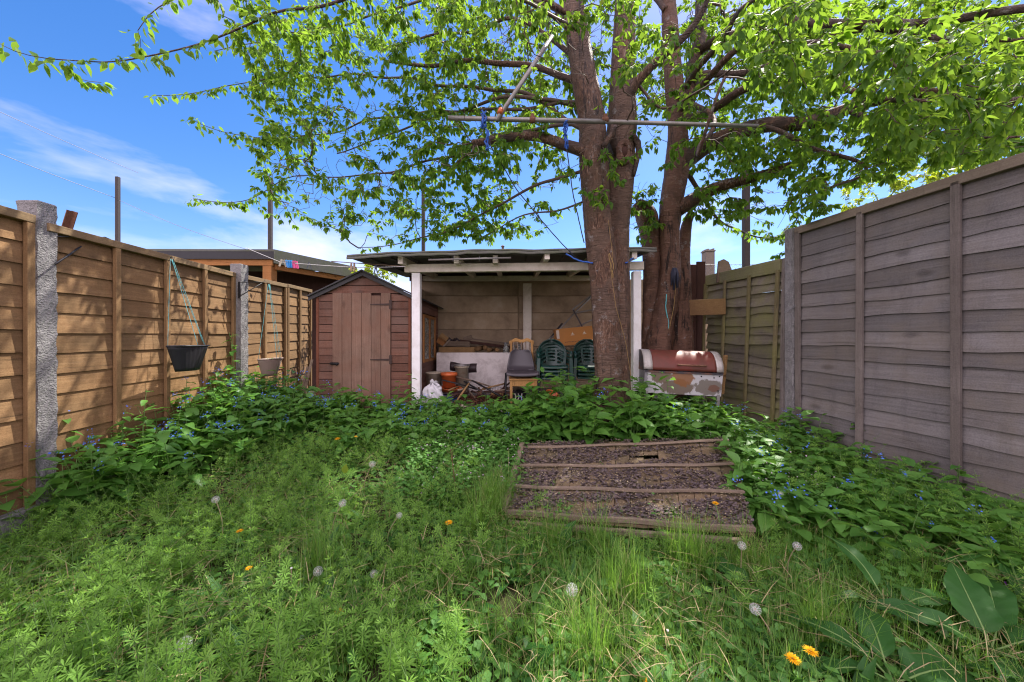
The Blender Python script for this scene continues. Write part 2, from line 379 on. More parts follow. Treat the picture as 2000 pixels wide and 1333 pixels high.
def soil():
    m,nt,b,N,L=newmat('dark_soil')
    v,_=coords(N,L,(1,1,1),off=False)
    n1=noise(N,L,v,3,6,.7); n2=noise(N,L,v,60,5,.7)
    c=ramp(N,L,n1,[(.3,(.022,.026,.010)),(.55,(.040,.046,.016)),(.75,(.07,.060,.030))])
    c=mixc(N,L,math_(N,L,'MULTIPLY',n2,.5),c,(.09,.075,.045))
    L(c,b.inputs['Base Color']); b.inputs['Roughness'].default_value=.95; b.inputs['Specular IOR Level'].default_value=.1
    bump(N,L,b,n2,.8,.03); return m
M['soil']=soil()
M['slab']=plain('dirty_slab',(.15,.135,.12),.9,0,.3,9,bmp=.4)
def glassmat():
    m,nt,b,N,L=newmat('dusty_glass')
    b.inputs['Base Color'].default_value=(.62,.64,.6,1); b.inputs['Roughness'].default_value=.2
    b.inputs['Transmission Weight'].default_value=.75; b.inputs['IOR'].default_value=1.3
    v,_=coords(N,L); n=noise(N,L,v,25,4); L(ramp(N,L,n,[(.3,(.12,.12,.12)),(.7,(.4,.4,.4))]),b.inputs['Roughness'])
    return m
M['glass']=glassmat()
# ------------------------------------------------------------------ camera, light, sky
cam=bpy.data.cameras.new('camera'); co=bpy.data.objects.new('camera',cam); COL.objects.link(co)
co.location=(0,0,H); co.rotation_euler=(R(90),0,0)
cam.sensor_width=36; cam.lens=F/2000*36; cam.clip_end=2000; cam.clip_start=.02
SC.camera=co
EL,AZ=R(55),R(37)                     # sun: in front, to the right of the view
sd=Vector((math.cos(EL)*math.sin(AZ),math.cos(EL)*math.cos(AZ),math.sin(EL)))
sl=bpy.data.lights.new('sun','SUN'); sl.energy=5; sl.angle=R(.55); sl.color=(1,.94,.84)
so=bpy.data.objects.new('sun',sl); COL.objects.link(so); so.location=(6,8,14)
so.rotation_euler=(-sd).to_track_quat('-Z','Y').to_euler()
w=bpy.data.worlds.new('World'); SC.world=w; w.use_nodes=True
nt=w.node_tree; nt.nodes.clear()
def N(t,**k):
    n=nt.nodes.new(t)
    for a,v in k.items(): setattr(n,a,v)
    return n
L=nt.links.new
out=N('ShaderNodeOutputWorld'); bg=N('ShaderNodeBackground')
sky=N('ShaderNodeTexSky',sky_type='NISHITA'); sky.sun_disc=False; sky.sun_elevation=EL; sky.sun_rotation=AZ
sky.air_density=1.0; sky.dust_density=.35; sky.ozone_density=1.6
hs=N('ShaderNodeHueSaturation'); hs.inputs['Saturation'].default_value=1.36; L(sky.outputs[0],hs.inputs['Color'])
tc=N('ShaderNodeTexCoord')
mp=N('ShaderNodeMapping'); mp.inputs['Scale'].default_value=(1.0,1.0,3.4); mp.inputs['Location'].default_value=(.35,.1,.2); L(tc.outputs['Generated'],mp.inputs['Vector'])
n1=noise(N,L,mp.outputs[0],1.5,7,.56,.35)
sep=N('ShaderNodeSeparateXYZ'); L(tc.outputs['Generated'],sep.inputs[0])
# more cloud low in the sky, thin wisps above
low=ramp(N,L,sep.outputs[2],[(.02,(1,1,1)),(.40,(.0,.0,.0))])
thr=math_(N,L,'ADD',n1,math_(N,L,'MULTIPLY',low,.26))
cm=ramp(N,L,thr,[(.62,(0,0,0)),(1.02,(1,1,1))])
cl=mixc(N,L,math_(N,L,'MULTIPLY',cm,.85),hs.outputs[0],(8.2,8.4,8.8))
# added fill light: bright cloud-like bank in the unseen sky behind the camera
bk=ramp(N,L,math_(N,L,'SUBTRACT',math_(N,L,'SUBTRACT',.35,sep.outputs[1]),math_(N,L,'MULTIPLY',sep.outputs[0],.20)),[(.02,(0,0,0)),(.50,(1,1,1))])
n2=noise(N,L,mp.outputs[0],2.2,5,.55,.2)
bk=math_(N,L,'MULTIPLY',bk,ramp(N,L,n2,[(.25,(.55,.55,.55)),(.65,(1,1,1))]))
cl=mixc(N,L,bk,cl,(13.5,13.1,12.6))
cl=mixc(N,L,1.0,cl,(.98,.85,.98),'MULTIPLY')
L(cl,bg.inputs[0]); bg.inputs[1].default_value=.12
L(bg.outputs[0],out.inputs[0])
SC.view_settings.view_transform='Standard'; SC.view_settings.look='None'; SC.view_settings.exposure=1.0; SC.view_settings.gamma=1
SC.cycles.max_bounces=9; SC.cycles.diffuse_bounces=5; SC.cycles.transmission_bounces=6; SC.cycles.glossy_bounces=2; SC.cycles.transparent_max_bounces=4
SC.cycles.use_denoising=True; SC.cycles.denoising_prefilter='ACCURATE'; SC.cycles.denoising_input_passes='RGB_ALBEDO_NORMAL'; SC.cycles.filter_width=1.15; SC.cycles.sample_clamp_indirect=6
try: SC.cycles.denoiser='OPENIMAGEDENOISE'
except Exception: pass

# ------------------------------------------------------------------ ground
LP=lambda Y: -2.945-.114*Y
LF=lambda Y: -2.90-.114*Y       # left fence line
RF=lambda Y: 3.56-.14*Y         # right fence line
def ground():
    xs=np.concatenate([[-300,-80,-25],np.arange(-8,8.01,.12),[25,80,300]])
    ys=np.concatenate([[-300,-60,-12,-3],np.arange(-1,9.01,.12),[14,40,120,400]])
    mb=MB(); nx=len(xs); vs=[]
    for y in ys:
        for x in xs:
            j=(random.random()-.5)*.018 if abs(x)<8.5 and -1.5<y<9.5 else 0
            vs.append((x,y,float(gz(max(-8,min(8,x)),min(y,6)))+j))
    fs=[(j*nx+i,j*nx+i+1,(j+1)*nx+i+1,(j+1)*nx+i) for j in range(len(ys)-1) for i in range(nx-1)]
    mb.add(vs,fs,0,True); o=mb.build('ground',M['soil']); tag(o,'dark soil under the overgrown garden','ground',kind='structure')
ground()
o=MB().box(-1.3,1.95,4.62,6.68,.22,.375).build('shelter_floor',M['slab'],bevel=.01); tag(o,'dirty slab floor under the lean-to shelter','floor',kind='structure')

# ------------------------------------------------------------------ fences
def lap_panel(name,A,B,z0,z1,label,mats,nb,nbat,group,wavy=.006,lean=0,rail_h=.055,rise=0,end_frame=True,proud=.019,rail_out=.03,bat_w=.045,bat_lean=None,skip=0):
    """A lap panel from A to B; the garden is on its local -Y side. z in world."""
    A=Vector((A[0],A[1],0)); B=Vector((B[0],B[1],0)); d=B-A; Lh=d.length; ang=math.atan2(d.y,d.x)
    t=thing(name,label,'fence panel',(A.x,A.y,z0),ang,group)
    Hh=z1-z0; mb=MB(); bh=Hh/nb; nx=34
    for k in range(nb+1):
        zb=k*bh-.012; zt=zb+bh+.028
        if k==nb: break
        wv=wave1(4,wavy); wb=wave1(3,wavy*.7); ws=wave1(2,.25*proud)
        r=random.random()
        vs=[]
        for i in range(nx+1):
            x=Lh*i/nx; up=rise*i/nx
            b_=zb+wv(x)+up; t_=min(zt+wb(x)*.3,Hh)+up
            yb=-proud-max(-.3*proud,ws(x)); yt=-.004
            vs+= [(x,yb,b_),(x,yt,t_),(x,yt+.009,t_),(x,yb+.009,b_)]
        fs=[]
        for i in range(nx):
            a=i*4; c=a+4
            fs+= [(a,c,c+1,a+1),(a+1,c+1,c+2,a+2),(a+2,c+2,c+3,a+3),(a+3,c+3,c,a)]
        fs+= [(0,1,2,3),(nx*4+3,nx*4+2,nx*4+1,nx*4)]
        mb.add(vs,fs,r)
    mb.build('boards',mats[0],t)
    y1=-proud-.006
    for i in range(skip,nbat):
        x=Lh*i/(nbat-1) if nbat>1 else Lh/2
        x=min(max(x,bat_w/2),Lh-bat_w/2); up=rise*x/Lh
        ln=bat_lean*Hh if bat_lean else random.uniform(-.012,.012)
        b=MB(); b.beam((x-ln,y1-.014,-.02+up),(x,y1-.014,Hh-.004+up),.028,bat_w,up=(1,0,0)); b.build('batten',mats[1],t,bevel=.003)
    b=MB(); b.beam((-.0,-.012-rail_out*.5,Hh+rail_h*.5-.03),(Lh,-.012-rail_out*.5,Hh+rail_h*.5-.03+rise),.03+rail_out,rail_h); b.build('top_rail',mats[2],t,bevel=.004)
    return t
ml=[M['fence_l'],M['batten_l'],M['rail_l']]; mr=[M['fence_r'],M['batten_r'],M['rail_r']]; mg=[M['fence_g'],M['batten_g'],M['rail_g']]
gl='amber lap panels of the fence beside the shed'
lap_panel('wooden_fence',(LP(.58),.58),(LP(2.385),2.385),.17,2.06,'amber wooden lap panel before the nearest rough concrete post, cut off by the frame',ml,13,5,gl,.004)
lap_panel('wooden_fence',(LP(2.46),2.46),(LP(4.42),4.42),.17,2.035,'sunlit amber lap panel carrying the black hanging trough, between two concrete posts',ml,13,5,gl,.004,rise=.03,skip=1)
lap_panel('wooden_fence',(LP(4.50),4.50),(LP(5.66),5.66),.22,2.07,'amber lap panel carrying the beige hanging trough',ml,13,3,gl,.004,rise=.05)
lap_panel('wooden_fence',(LP(5.69),5.69),(LP(6.55),6.55),.24,2.13,'narrow amber lap panel closest to the red shed',ml,13,3,gl,.004,rise=.03)
def conc_post(Y0,Y1,X0,X1,z1,label,zb=-.05,name='concrete_post'):
    t=thing(name,label,'fence post',((X0+X1)/2,(Y0+Y1)/2,zb),0.0,'concrete fence posts')
    wx=(X1-X0)/2; wy=(Y1-Y0)/2; hh=z1-zb; mb=MB(); nz=60; ns=6
    ring=[]
    for i in range(ns): ring.append((-1+2*i/ns,-1))
    for i in range(ns): ring.append((1,-1+2*i/ns))
    for i in range(ns): ring.append((1-2*i/ns,1))
    for i in range(ns): ring.append((-1,1-2*i/ns))
    n=len(ring); vs=[]
    for k in range(nz+1):
        z=(hh-.02)*k/nz
        for (a,c) in ring:
            j=random.uniform(-.0035,.0035); vs.append((a*wx+j*(abs(a)>.99),c*wy+j*(abs(c)>.99),z))
    for (a,c) in ring: vs.append((a*wx*.9,c*wy*.9,hh-.012))
    vs.append((0,0,hh)); top=len(vs)-1
    fs=[(k*n+i,k*n+(i+1)%n,(k+1)*n+(i+1)%n,(k+1)*n+i) for k in range(nz+1) for i in range(n)]
    fs+= [((nz+1)*n+i,(nz+1)*n+(i+1)%n,top) for i in range(n)]
    mb.add(vs,fs,.3); mb.build('shaft',M['concrete'],t)
    return t
conc_post(2.415,2.52,-3.325,-3.185,2.21,'rough grey concrete post, tallest and nearest along the amber fence')
conc_post(4.43,4.55,-3.47,-3.335,2.215,'rough grey concrete post between the black and the beige hanging troughs')
conc_post(3.80,3.90,2.955,3.06,2.46,'smooth pale concrete post between the grey panel and the mossy panel')
conc_post(1.855,1.955,RF(1.9)-.055,RF(1.9)+.06,2.45,'pale concrete post between the two tall grey panels, past the frame edge')
for (a,b_,l) in ((.58,2.40,'concrete gravel board under the panel cut off by the frame'),(2.53,4.42,'concrete gravel board under the panel with the black trough')):
    d=Vector((LF(b_)-LF(a),b_-a,0)); t=thing('gravel_board',l,'gravel board',(LF(a),a,-.08),math.atan2(d.y,d.x),'concrete gravel boards')
    MB().box(0,d.length,-.03,.03,0,.245).build('board',M['concrete'],t,bevel=.006)
gr='tall weathered grey lap panels'
lap_panel('wooden_fence',(RF(3.79),3.80),(RF(1.95),1.95),.03,2.40,'tall weathered grey wavy lap panel beside the pale concrete post',mr,18,4,gr,.017,rail_h=.075,rise=-.02,proud=.023,bat_w=.05)
lap_panel('wooden_fence',(RF(1.86),1.86),(RF(.02),.02),.0,2.38,'tall weathered grey lap panel nearest the camera, past the frame edge',mr,18,4,gr,.013,rail_h=.075,rise=.0,proud=.026)
A=at(1384,666,5.35); B=at(1532,666,3.98)
lap_panel('mossy_fence',(A.x,A.y),(B.x,B.y),.30,2.10,'old green mossy sagging lap panel behind the barbecue','x' and mg,15,4,None,.026,rail_h=.15,rise=-.06,proud=.042,rail_out=.025,bat_w=.035,bat_lean=.05)
p=MB(); a=at(1534,505,3.96); p.beam((a.x-.03,3.96,.25),(a.x,3.96,2.16),.045,.05); o=p.build('fence_stake',M['batten_r'],bevel=.003); tag(o,'thin split timber stake leaning on the pale concrete post','stake')
# chain tie
t=thing('chain_tie','pale metal chain tying the mossy panel to the concrete post','chain',at(1550,598,3.78))
mb=MB(); 
for k in range(5):
    c=Vector((-.075+.038*k,-.0,-.055+.024*k)); pts=[]
    for i in range(9):
        th=2*math.pi*i/8; u=.026*math.cos(th); v_=.011*math.sin(th)
        pts.append(c+Vector((u*.84,v_ if k%2 else 0,u*.54+(0 if k%2 else v_))))
    mb.tube(pts,.003,5,caps=False)
mb.build('links',M['wire'],t)

# ------------------------------------------------------------------ back boundary wall
t=thing('boundary_wall','drab brown concrete panel wall behind the shelter','wall',(-1.9,6.75,.2))
mb=MB()
for k in range(7):
    for (x0,x1) in ((0,2.02),(2.02,4.05),(4.05,6.0)):
        mb.box(x0+.012,x1-.012,-.03+random.uniform(-.004,.004),.03,k*.315+.006,(k+1)*.315-.004)
mb.box(0,6.0,-.005,.028,.01,2.18,.1)
mb.build('panels',M['wall'],t,bevel=.006)

# ------------------------------------------------------------------ shed
def shed():
    X0,Y0,z0=-2.635,4.86,.30; Wd=1.275; Dp=1.75; He=1.555; Ha=1.86
    t=thing('garden_shed','small reddish timber shed with pitched felt roof','shed',(X0,Y0,z0))
    mb=MB(); bh=.105; dx0,dx1,dtop=.225,1.005,1.60
    roofz=lambda x: He+(Ha-He)*(1-abs(x-Wd/2)/(Wd/2))
    k=0; z=.02
    while z<Ha-.02:
        za,zb=z,min(z+bh-.009,Ha)
        segs=[(0.03,Wd-.03)] if za>=dtop-.02 else [(0.03,dx0-.004),(dx1+.004,Wd-.03)]
        for (a,c) in segs:
            r=random.random()
            poly=[(a,za),(c,za)]
            for x in ([c,Wd/2,a] if a<Wd/2<c else [c,a]):
                poly.append((x,min(zb,roofz(x)-.01)))
            # clip apex strips to the slope
            if za>He-.02 or zb>roofz(a)-.01:
                def xr(zz): return Wd/2*(1-(zz-He)/(Ha-He)) if zz>He else 0
                l0=max(a,Wd/2-(Wd/2-0)*(1-(za+.012-He)/(Ha-He)) if za>He-.012 else a); l1=max(a,Wd/2-(Wd/2)*(1-(zb+.012-He)/(Ha-He)) if zb>He-.012 else a)
                if a<Wd/2<c:
                    poly=[(l0,za),(Wd-l0,za),(Wd-l1,zb),(l1,zb)]
                    if l0>Wd/2-.02: continue
            # shiplap: chamfered upper edge
            mb.prism(poly,-.012,.012,'y',r)
        z+=bh
    # side walls (boards along Y) and back
    z=.02
    while z<He-.03:
        for xs in ((0,.014),(Wd-.014,Wd)):
            if xs[0]>.5 and z>.60 and z<1.38:
                mb.box(xs[0],xs[1],.02,.62,z,z+bh-.005); mb.box(xs[0],xs[1],1.52,Dp,z,z+bh-.005)
            else: mb.box(xs[0],xs[1],.02,Dp,z,z+bh-.005)
        mb.box(.02,Wd-.02,Dp-.014,Dp,z,z+bh-.005)
        z+=bh
    mb.build('wall',M['shed'],t)
    b=MB(); b.box(.02,Wd-.02,.014,.022,.0,He,.2); b.prism([(.03,He),(Wd-.03,He),(Wd/2,Ha-.03)],.014,.022,'y',.2)
    b.box(Wd-.022,Wd-.016,.03,.62,0,He-.01,.2); b.build('lining',M['brown_wood'],t)
    for x in (.0,Wd-.035):
        b=MB(); b.box(x,x+.035,-.022,.02,0,He-.01); b.build('corner_trim',M['shed_trim'],t,bevel=.003)
    for s in (-1,1):   # roof slopes
        c=Wd/2; ov=.085; e=Vector((c+s*(Wd/2+ov),0,He-ov*(Ha-He)/(Wd/2)+.022)); a=Vector((c,0,Ha+.022))
        b=MB(); n=Vector((s*(Ha-He),0,Wd/2)).normalized()*.02
        poly=[(a.x,a.z),(e.x,e.z),(e.x+n.x,e.z+n.z-.0),(a.x,a.z+.022)]
        b.prism(poly,-.085,Dp+.06,'y'); b.build('roof',M['felt'],t,bevel=.004)
        b=MB(); poly=[(a.x,a.z-.003),(e.x,e.z-.003),(e.x,e.z-.05),(a.x,a.z-.058)]
        b.prism(poly,-.06,-.044,'y'); b.build('bargeboard',M['felt'],t)
    d=MB(); n=6; wdt=(dx1-dx0)/n
    for i in range(n):
        x=dx0+i*wdt; d.box(x+.002,x+wdt-.002,-.034,-.0135,.03,dtop-random.uniform(0,.012)-(.03 if i==4 else 0))
    dr=d.build('door',M['shed_door'],t,bevel=.003)
    for zc in (1.44,.70):
        h=MB(); h.prism([(dx1-.02,zc-.014),(dx1-.02,zc+.014),(dx1-.27,zc+.006),(dx1-.27,zc-.006)],-.041,-.035,'y'); h.box(dx1-.016,dx1+.018,-.04,-.035,zc-.06,zc+.06)
        h.build('hinge',M['hinge'],dr)
    h=MB(); h.box(dx0-.02,dx0+.085,-.046,-.035,.63,.665); h.tube([(dx0-.03,-.054,.648),(dx0+.10,-.054,.648)],.007,8); h.tube([(dx0+.07,-.054,.648),(dx0+.07,-.054,.62)],.006,6)
    h.build('latch',M['black_metal'],dr)
    f=MB()
    for (y0,y1,z_0,z_1) in ((.63,.68,.62,1.36),(1.44,1.50,.62,1.36),(1.04,1.08,.66,1.32),(.68,1.44,.62,.665),(.68,1.44,1.315,1.36)):
        f.box(Wd-.012,Wd+.02,y0,y1,z_0,z_1)
    wf=f.build('window',M['orange_wood'],t)
    MB().box(Wd-.008,Wd-.003,.68,1.44,.66,1.32).build('pane',M['glass'],wf)
    return t
shed()
for k,(x0,x1,l) in enumerate(((-2.79,-2.70,'pale thin stake leaning beside the shed corner'),(-2.86,-2.80,'darker thin stake leaning behind the pale one beside the shed'))):
    mb=MB(); mb.beam((x0,4.70+.08*k,.25),(x1-.0,4.86+.08*k,1.0-.1*k),.035,.018); tag(mb.build('leaning_stake',M['old_plank'],bevel=.002),l,'stake')

# ------------------------------------------------------------------ lean-to shelter
def shelter():
    t=thing('lean_to_shelter','open lean-to shelter with white timber frame and felt roof','shelter',(0,4.7,.3))
    O=Vector((0,4.7,.3))
    def mk(name,m,fn,bev=.004,par=t):
        mb=MB(); fn(mb); mb.v=[tuple(Vector(v)-O) for v in mb.v]; return mb.build(name,m,par,bevel=bev)
    YL,YR=4.72,4.60
    zb=lambda px,py,Y: at(px,py,Y)
    for (px,Y,wd) in ((812,YL,.108),(1245,YR,.10)):
        x=at(px,0,Y).x
        mk('post',M['white_paint'],lambda mb: mb.box(x-wd/2,x+wd/2,Y,Y+.10,.22,2.145))
    a=at(790,524.5,YL-.005); b=at(1258,519,YR-.005)
    mk('front_beam',M['cream_paint'],lambda mb: mb.beam((a.x,a.y+.03,a.z),(b.x,b.y+.03,b.z),.075,.105))
    x=at(1030,0,6.55).x
    mk('rear_post',M['cream_paint'],lambda mb: mb.box(x-.075,x+.075,6.55,6.65,.30,2.30))
    mk('rear_beam',M['cream_paint'],lambda mb: mb.beam((-1.62,6.56,2.385),(1.9,6.5,2.385),.07,.09))
    for px,Yf in ((784,4.50),(893,4.47),(968,4.45),(1066,4.36),(1160,4.36),(1228,4.33)):
        x=at(px,0,4.55).x; z=2.275 if px<1000 else 2.30
        mk('rafter',M['cream_paint'],lambda mb: mb.beam((x,Yf,z-.012),(x,6.66,z+.165),.062,.095))
    # roof sheet
    def top(u,v):
        x=-2.02+(1.72+2.02)*u; y0=4.40-.12*u; y=y0+(6.95-y0)*v
        sag=.006*math.sin(u*17)*(1-v)+.003*math.sin(u*47+1)*(1-v)
        zf=2.318+.012*min(1,u*3)+.03*u-(.03*(1-u*5) if u<.2 else 0)
        return (x,y,zf+.205*v+sag)
    mb=MB(); mb.grid(top,60,10); mb.v=[tuple(Vector(v)-O) for v in mb.v]; o=mb.build('roof_sheet',M['felt_light'],t,solid=.022)
    def fas(u,v):
        q=top(u,0); return (q[0],q[1]-.006,q[2]-.012-.03*v-.008*abs(math.sin(u*40)))
    mb=MB(); mb.grid(fas,60,3); mb.v=[tuple(Vector(v)-O) for v in mb.v]; mb.build('roof_edge',M['felt_light'],t,solid=.006)
    mb=MB()
    for i in range(15):
        xx=-1.9+i*.245; p0=top((xx+2.02)/3.74,.06); p1=top((xx+2.02)/3.74,.97)
        mb.beam((p0[0],p0[1],p0[2]-.022),(p1[0],p1[1],p1[2]-.022),.235,.012)
    mb.v=[tuple(Vector(v)-O) for v in mb.v]; mb.build('roof_boarding',M['roof_under'],t)
    mk('rear_board',M['brown_wood'],lambda mb: mb.box(-1.9,1.72,6.66,6.685,2.36,2.56))
    # end wall between shed and shelter
    mb=MB()
    for k in range(6): mb.box(-1.66,-1.64,6.3-.0,6.7,.4+k*.3,.695+k*.3)
    mb.v=[tuple(Vector(v)-O) for v in mb.v]; mb.build('end_board',M['wall'],t)
    return t
shelter()
a=at(837,508,4.40); b=at(998,504,4.36)
t=thing('metal_conduit','thin grey metal tube clipped under the shelter rafters','tube',a)
mb=MB(); mb.tube([Vector((0,0,0)),b-a],.012,8); mb.build('tube',M['galv'],t)
for s in (.3,.62,.82):
    q=(b-a)*s; mb=MB(); mb.tube([q+Vector((0,-.0,-.03)),q+Vector((0,-.014,0)),q+Vector((0,0,.03))],.004,5); mb.build('clip',M['wire'],t)

# ------------------------------------------------------------------ neighbour summerhouse
def summerhouse():
    P1=Vector((-6.6,6.05,0)); P2=Vector((-4.02,6.08,0)); P3=Vector((-3.25,7.55,0)); P4=Vector((-6.4,8.3,0))
    t=thing('summerhouse','flat roofed orange timber summerhouse beyond the amber fence','summerhouse',(-4.9,6.9,.3)); O=Vector((-4.9,6.9,.3))
    def mk(n,m,mb,bev=0): 
        mb.v=[tuple(Vector(v)-O) for v in mb.v]; return mb.build(n,m,t,bevel=bev)
    mb=MB(); poly=[(p.x,p.y) for p in (P1,P2,P3,P4)]; mb.prism(poly,2.765,2.80,'z'); mk('roof',M['felt_light'],mb)
    mb=MB(); mb.beam((P1.x,P1.y+.012,2.70),(P2.x+.0,P2.y+.012,2.70),.02,.13); mk('gutter',M['slate'],mb)
    mb=MB(); mb.beam((P2.x,P2.y,2.665),(P3.x,P3.y,2.665),.02,.20); mk('fascia',M['felt_light'],mb)
    mb=MB(); mb.beam((P1.x,P1.y+.06,2.585),(P2.x-.05,P2.y+.06,2.585),.05,.10); mb.beam((P2.x-.05,P2.y+.1,2.52),(P3.x-.07,P3.y,2.52),.05,.09); mk('roof_beam',M['orange_wood'],mb)
    for (x,y) in ((-4.16,6.16),(-6.4,6.16)):
        mb=MB(); mb.box(x-.075,x+.075,y-.05,y+.10,.3,2.53); mk('post',M['orange_wood'],mb,.004)
    mb=MB(); mb.beam((P4.x+.1,7.5,1.5),(P3.x-.15,7.55,1.5),.05,2.4); mk('wall',M['brown_wood'],mb)
summerhouse()

# chain link fence with tall poles beyond
def chainlink():
    t=thing('chain_link_fence','dark chain link fence on tall steel poles behind the garden','fence',(0,7.6,.3))
    D=7.6
    for px,py,r in ((230,346,.03),(528,350,.034),(827,345,.034),(1150,345,.034),(1457,330,.055)):
        p=at(px,py,D); mb=MB(); mb.beam((p.x,0,0),(p.x,0,p.z-.3),2*r,2*r); mb.build('pole',M['dark_pole'],t,bevel=.004)
    mb=MB(); s=.09; zt=at(0,517,D).z-.3; x=2.2
    while x<6.5:
        for sgn in (1,-1):
            pts=[(x+sgn*(s/2)*(k%2),0.01*sgn,zt-k*s/2) for k in range(18)]
            mb.tube(pts,.0028,3,caps=False)
        x+=s
    mb.tube([(2.2,0,zt),(6.5,0,zt)],.004,4); mb.build('mesh',M['wire'],t)
chainlink()
for (px,py0,py1,w_,D,l) in ((1383,490,560,.26,11,'rough brick chimney stub seen behind the mossy fence'),):
    t=thing('chimney',l,'chimney',at(px,700,D)); h=at(px,py0,D).z-at(px,700,D).z
    mb=MB(); mb.box(-w_/2,w_/2,-w_/2,w_/2,0,h-.06); mb.box(-w_/2-.02,w_/2+.02,-w_/2-.02,w_/2+.02,h-.05,h-.015)
    for i in range(5): mb.box(-w_/2+i*w_/5,-w_/2+(i+1)*w_/5-.01,-w_/2,w_/2,h-.016,h+random.uniform(.0,.05))
    mb.build('stack',M['brick'],t)
t=thing('chimney_pot','small dark chimney pot with a cowl behind the shelter roof','chimney pot',at(982,560,9))
h=at(982,480,9).z-at(982,560,9).z
mb=MB(); mb.lathe([(.05,0),(.045,h*.8),(.07,h*.82),(.07,h*.88),(.03,h*.9),(.03,h*.96),(.05,h*.97),(.03,h)],10,caps=True); mb.tube([(0,0,h*.84),(.14,0,h*.84)],.03,6); mb.build('pot',M['terracotta'],t)
a=at(120,470,2.9); b=at(138,412,2.9)
mb=MB(); d=b-a; mb.beam(a,b,.05,.006); mb.beam(a+Vector((.01,.02,0)),b+Vector((.01,.02,0)),.006,.05); o=mb.build('angle_iron',M['rust']); tag(o,'rusty angle iron leaning up behind the amber fence','angle iron')
# wires and lines
def wire(name,pts,r,m,label,cat='wire'):
    mb=MB(); P=[]; 
    for i in range(len(pts)-1):
        for k in range(10): P.append(Vector(pts[i]).lerp(Vector(pts[i+1]),k/10))
    P.append(Vector(pts[-1])); n=len(P)
    sag=(P[-1]-P[0]).length*.012
    P=[p-Vector((0,0,sag*math.sin(math.pi*i/(n-1)))) for i,p in enumerate(P)]
    mb.tube(P,r,5); return tag(mb.build(name,m),label,cat)
wire('overhead_wire',[at(-200,125,9),at(270,338,14)],.008,M['wire'],'upper thin grey cable crossing the sky above the amber fence')
wire('overhead_wire',[at(-200,218,5),at(228,388,7.6)],.005,M['wire'],'lower thin grey cable running to the first steel pole')
wire('overhead_wire',[at(230,390,7.6),at(480,487,6.0)],.004,M['wire'],'thin grey wire from the first steel pole down to the summerhouse')
LINE=[at(480,484,5.6),at(548,508,5.2),at(700,518,4.6),at(792,521,4.46)]
wire('washing_line',LINE,.004,M['white_plastic_cord'],'white washing line with pegs from summerhouse to shelter','washing line')
mb=MB(); mb.beam(at(648,511,4.75),at(790,521,4.5),.02,.008); tag(mb.build('line_batten',M['old_plank']),'thin weathered batten held along the washing line above the shed','batten')
def peg(px,py,Y,m,label,tilt,group,op=.012,s=1.0):
    t=thing('clothes_peg',label,'clothes peg',at(px,py,Y),0,group); t.rotation_euler=(0,tilt,random.uniform(-.5,.5)); t.scale=(s,s,s)
    for k in (-1,1):
        b=MB(); b.prism([(k*.003,.028),(k*.010,.03),(k*.011,.0),(k*(.004+op),-.075),(k*(op-.004),-.075),(k*.002,-.01)],-.006,.006,'y'); b.build('jaw',m,t)
    b=MB(); b.tube([(.0,-.009,.004),(0,.009,.004)],.007,8); b.build('spring',M['wire'],t)
PG='clothes pegs on the washing line'
pegs=[(549,511,'sand_peg','splayed beige peg at the summerhouse end of the peg bunch',.3),(556,512,'sand_peg','second beige peg, against the blue pegs',-.25),
 (559.5,512,'blue_peg','blue clothes peg beside the beige pegs',-.2),(562.5,513,'blue_peg','second blue clothes peg from the beige pegs',-.12),(566,513,'blue_peg','third blue clothes peg from the beige pegs',-.1),(569.5,513,'blue_peg','blue clothes peg beside the pink pegs',-.08),
 (573,514,'pink_peg','pink clothes peg beside the blue pegs',-.08),(576.5,514,'pink_peg','pink clothes peg, second from the blue ones',-.12),(580,515,'pink_peg','pink clothes peg at the outer end of the bunch',-.2)]
for px,py,mk_,l,tl in pegs: peg(px,py,5.08,M[mk_],l,tl,PG,.006)
peg(604,516,4.98,M['dark_peg'],'dark slate peg hanging open alone between bunch and shed',0,PG,.03)
peg(686,519,4.6,M['wood_peg'],'brown wooden peg above the shed, beside its twin',.05,PG,.008); peg(692,519,4.6,M['wood_peg'],'paler wooden peg above the shed apex',-.05,PG,.008)
peg(734,523,4.52,M['dark_peg'],'dark grey peg above the shed roof slope',.0,PG,.022)
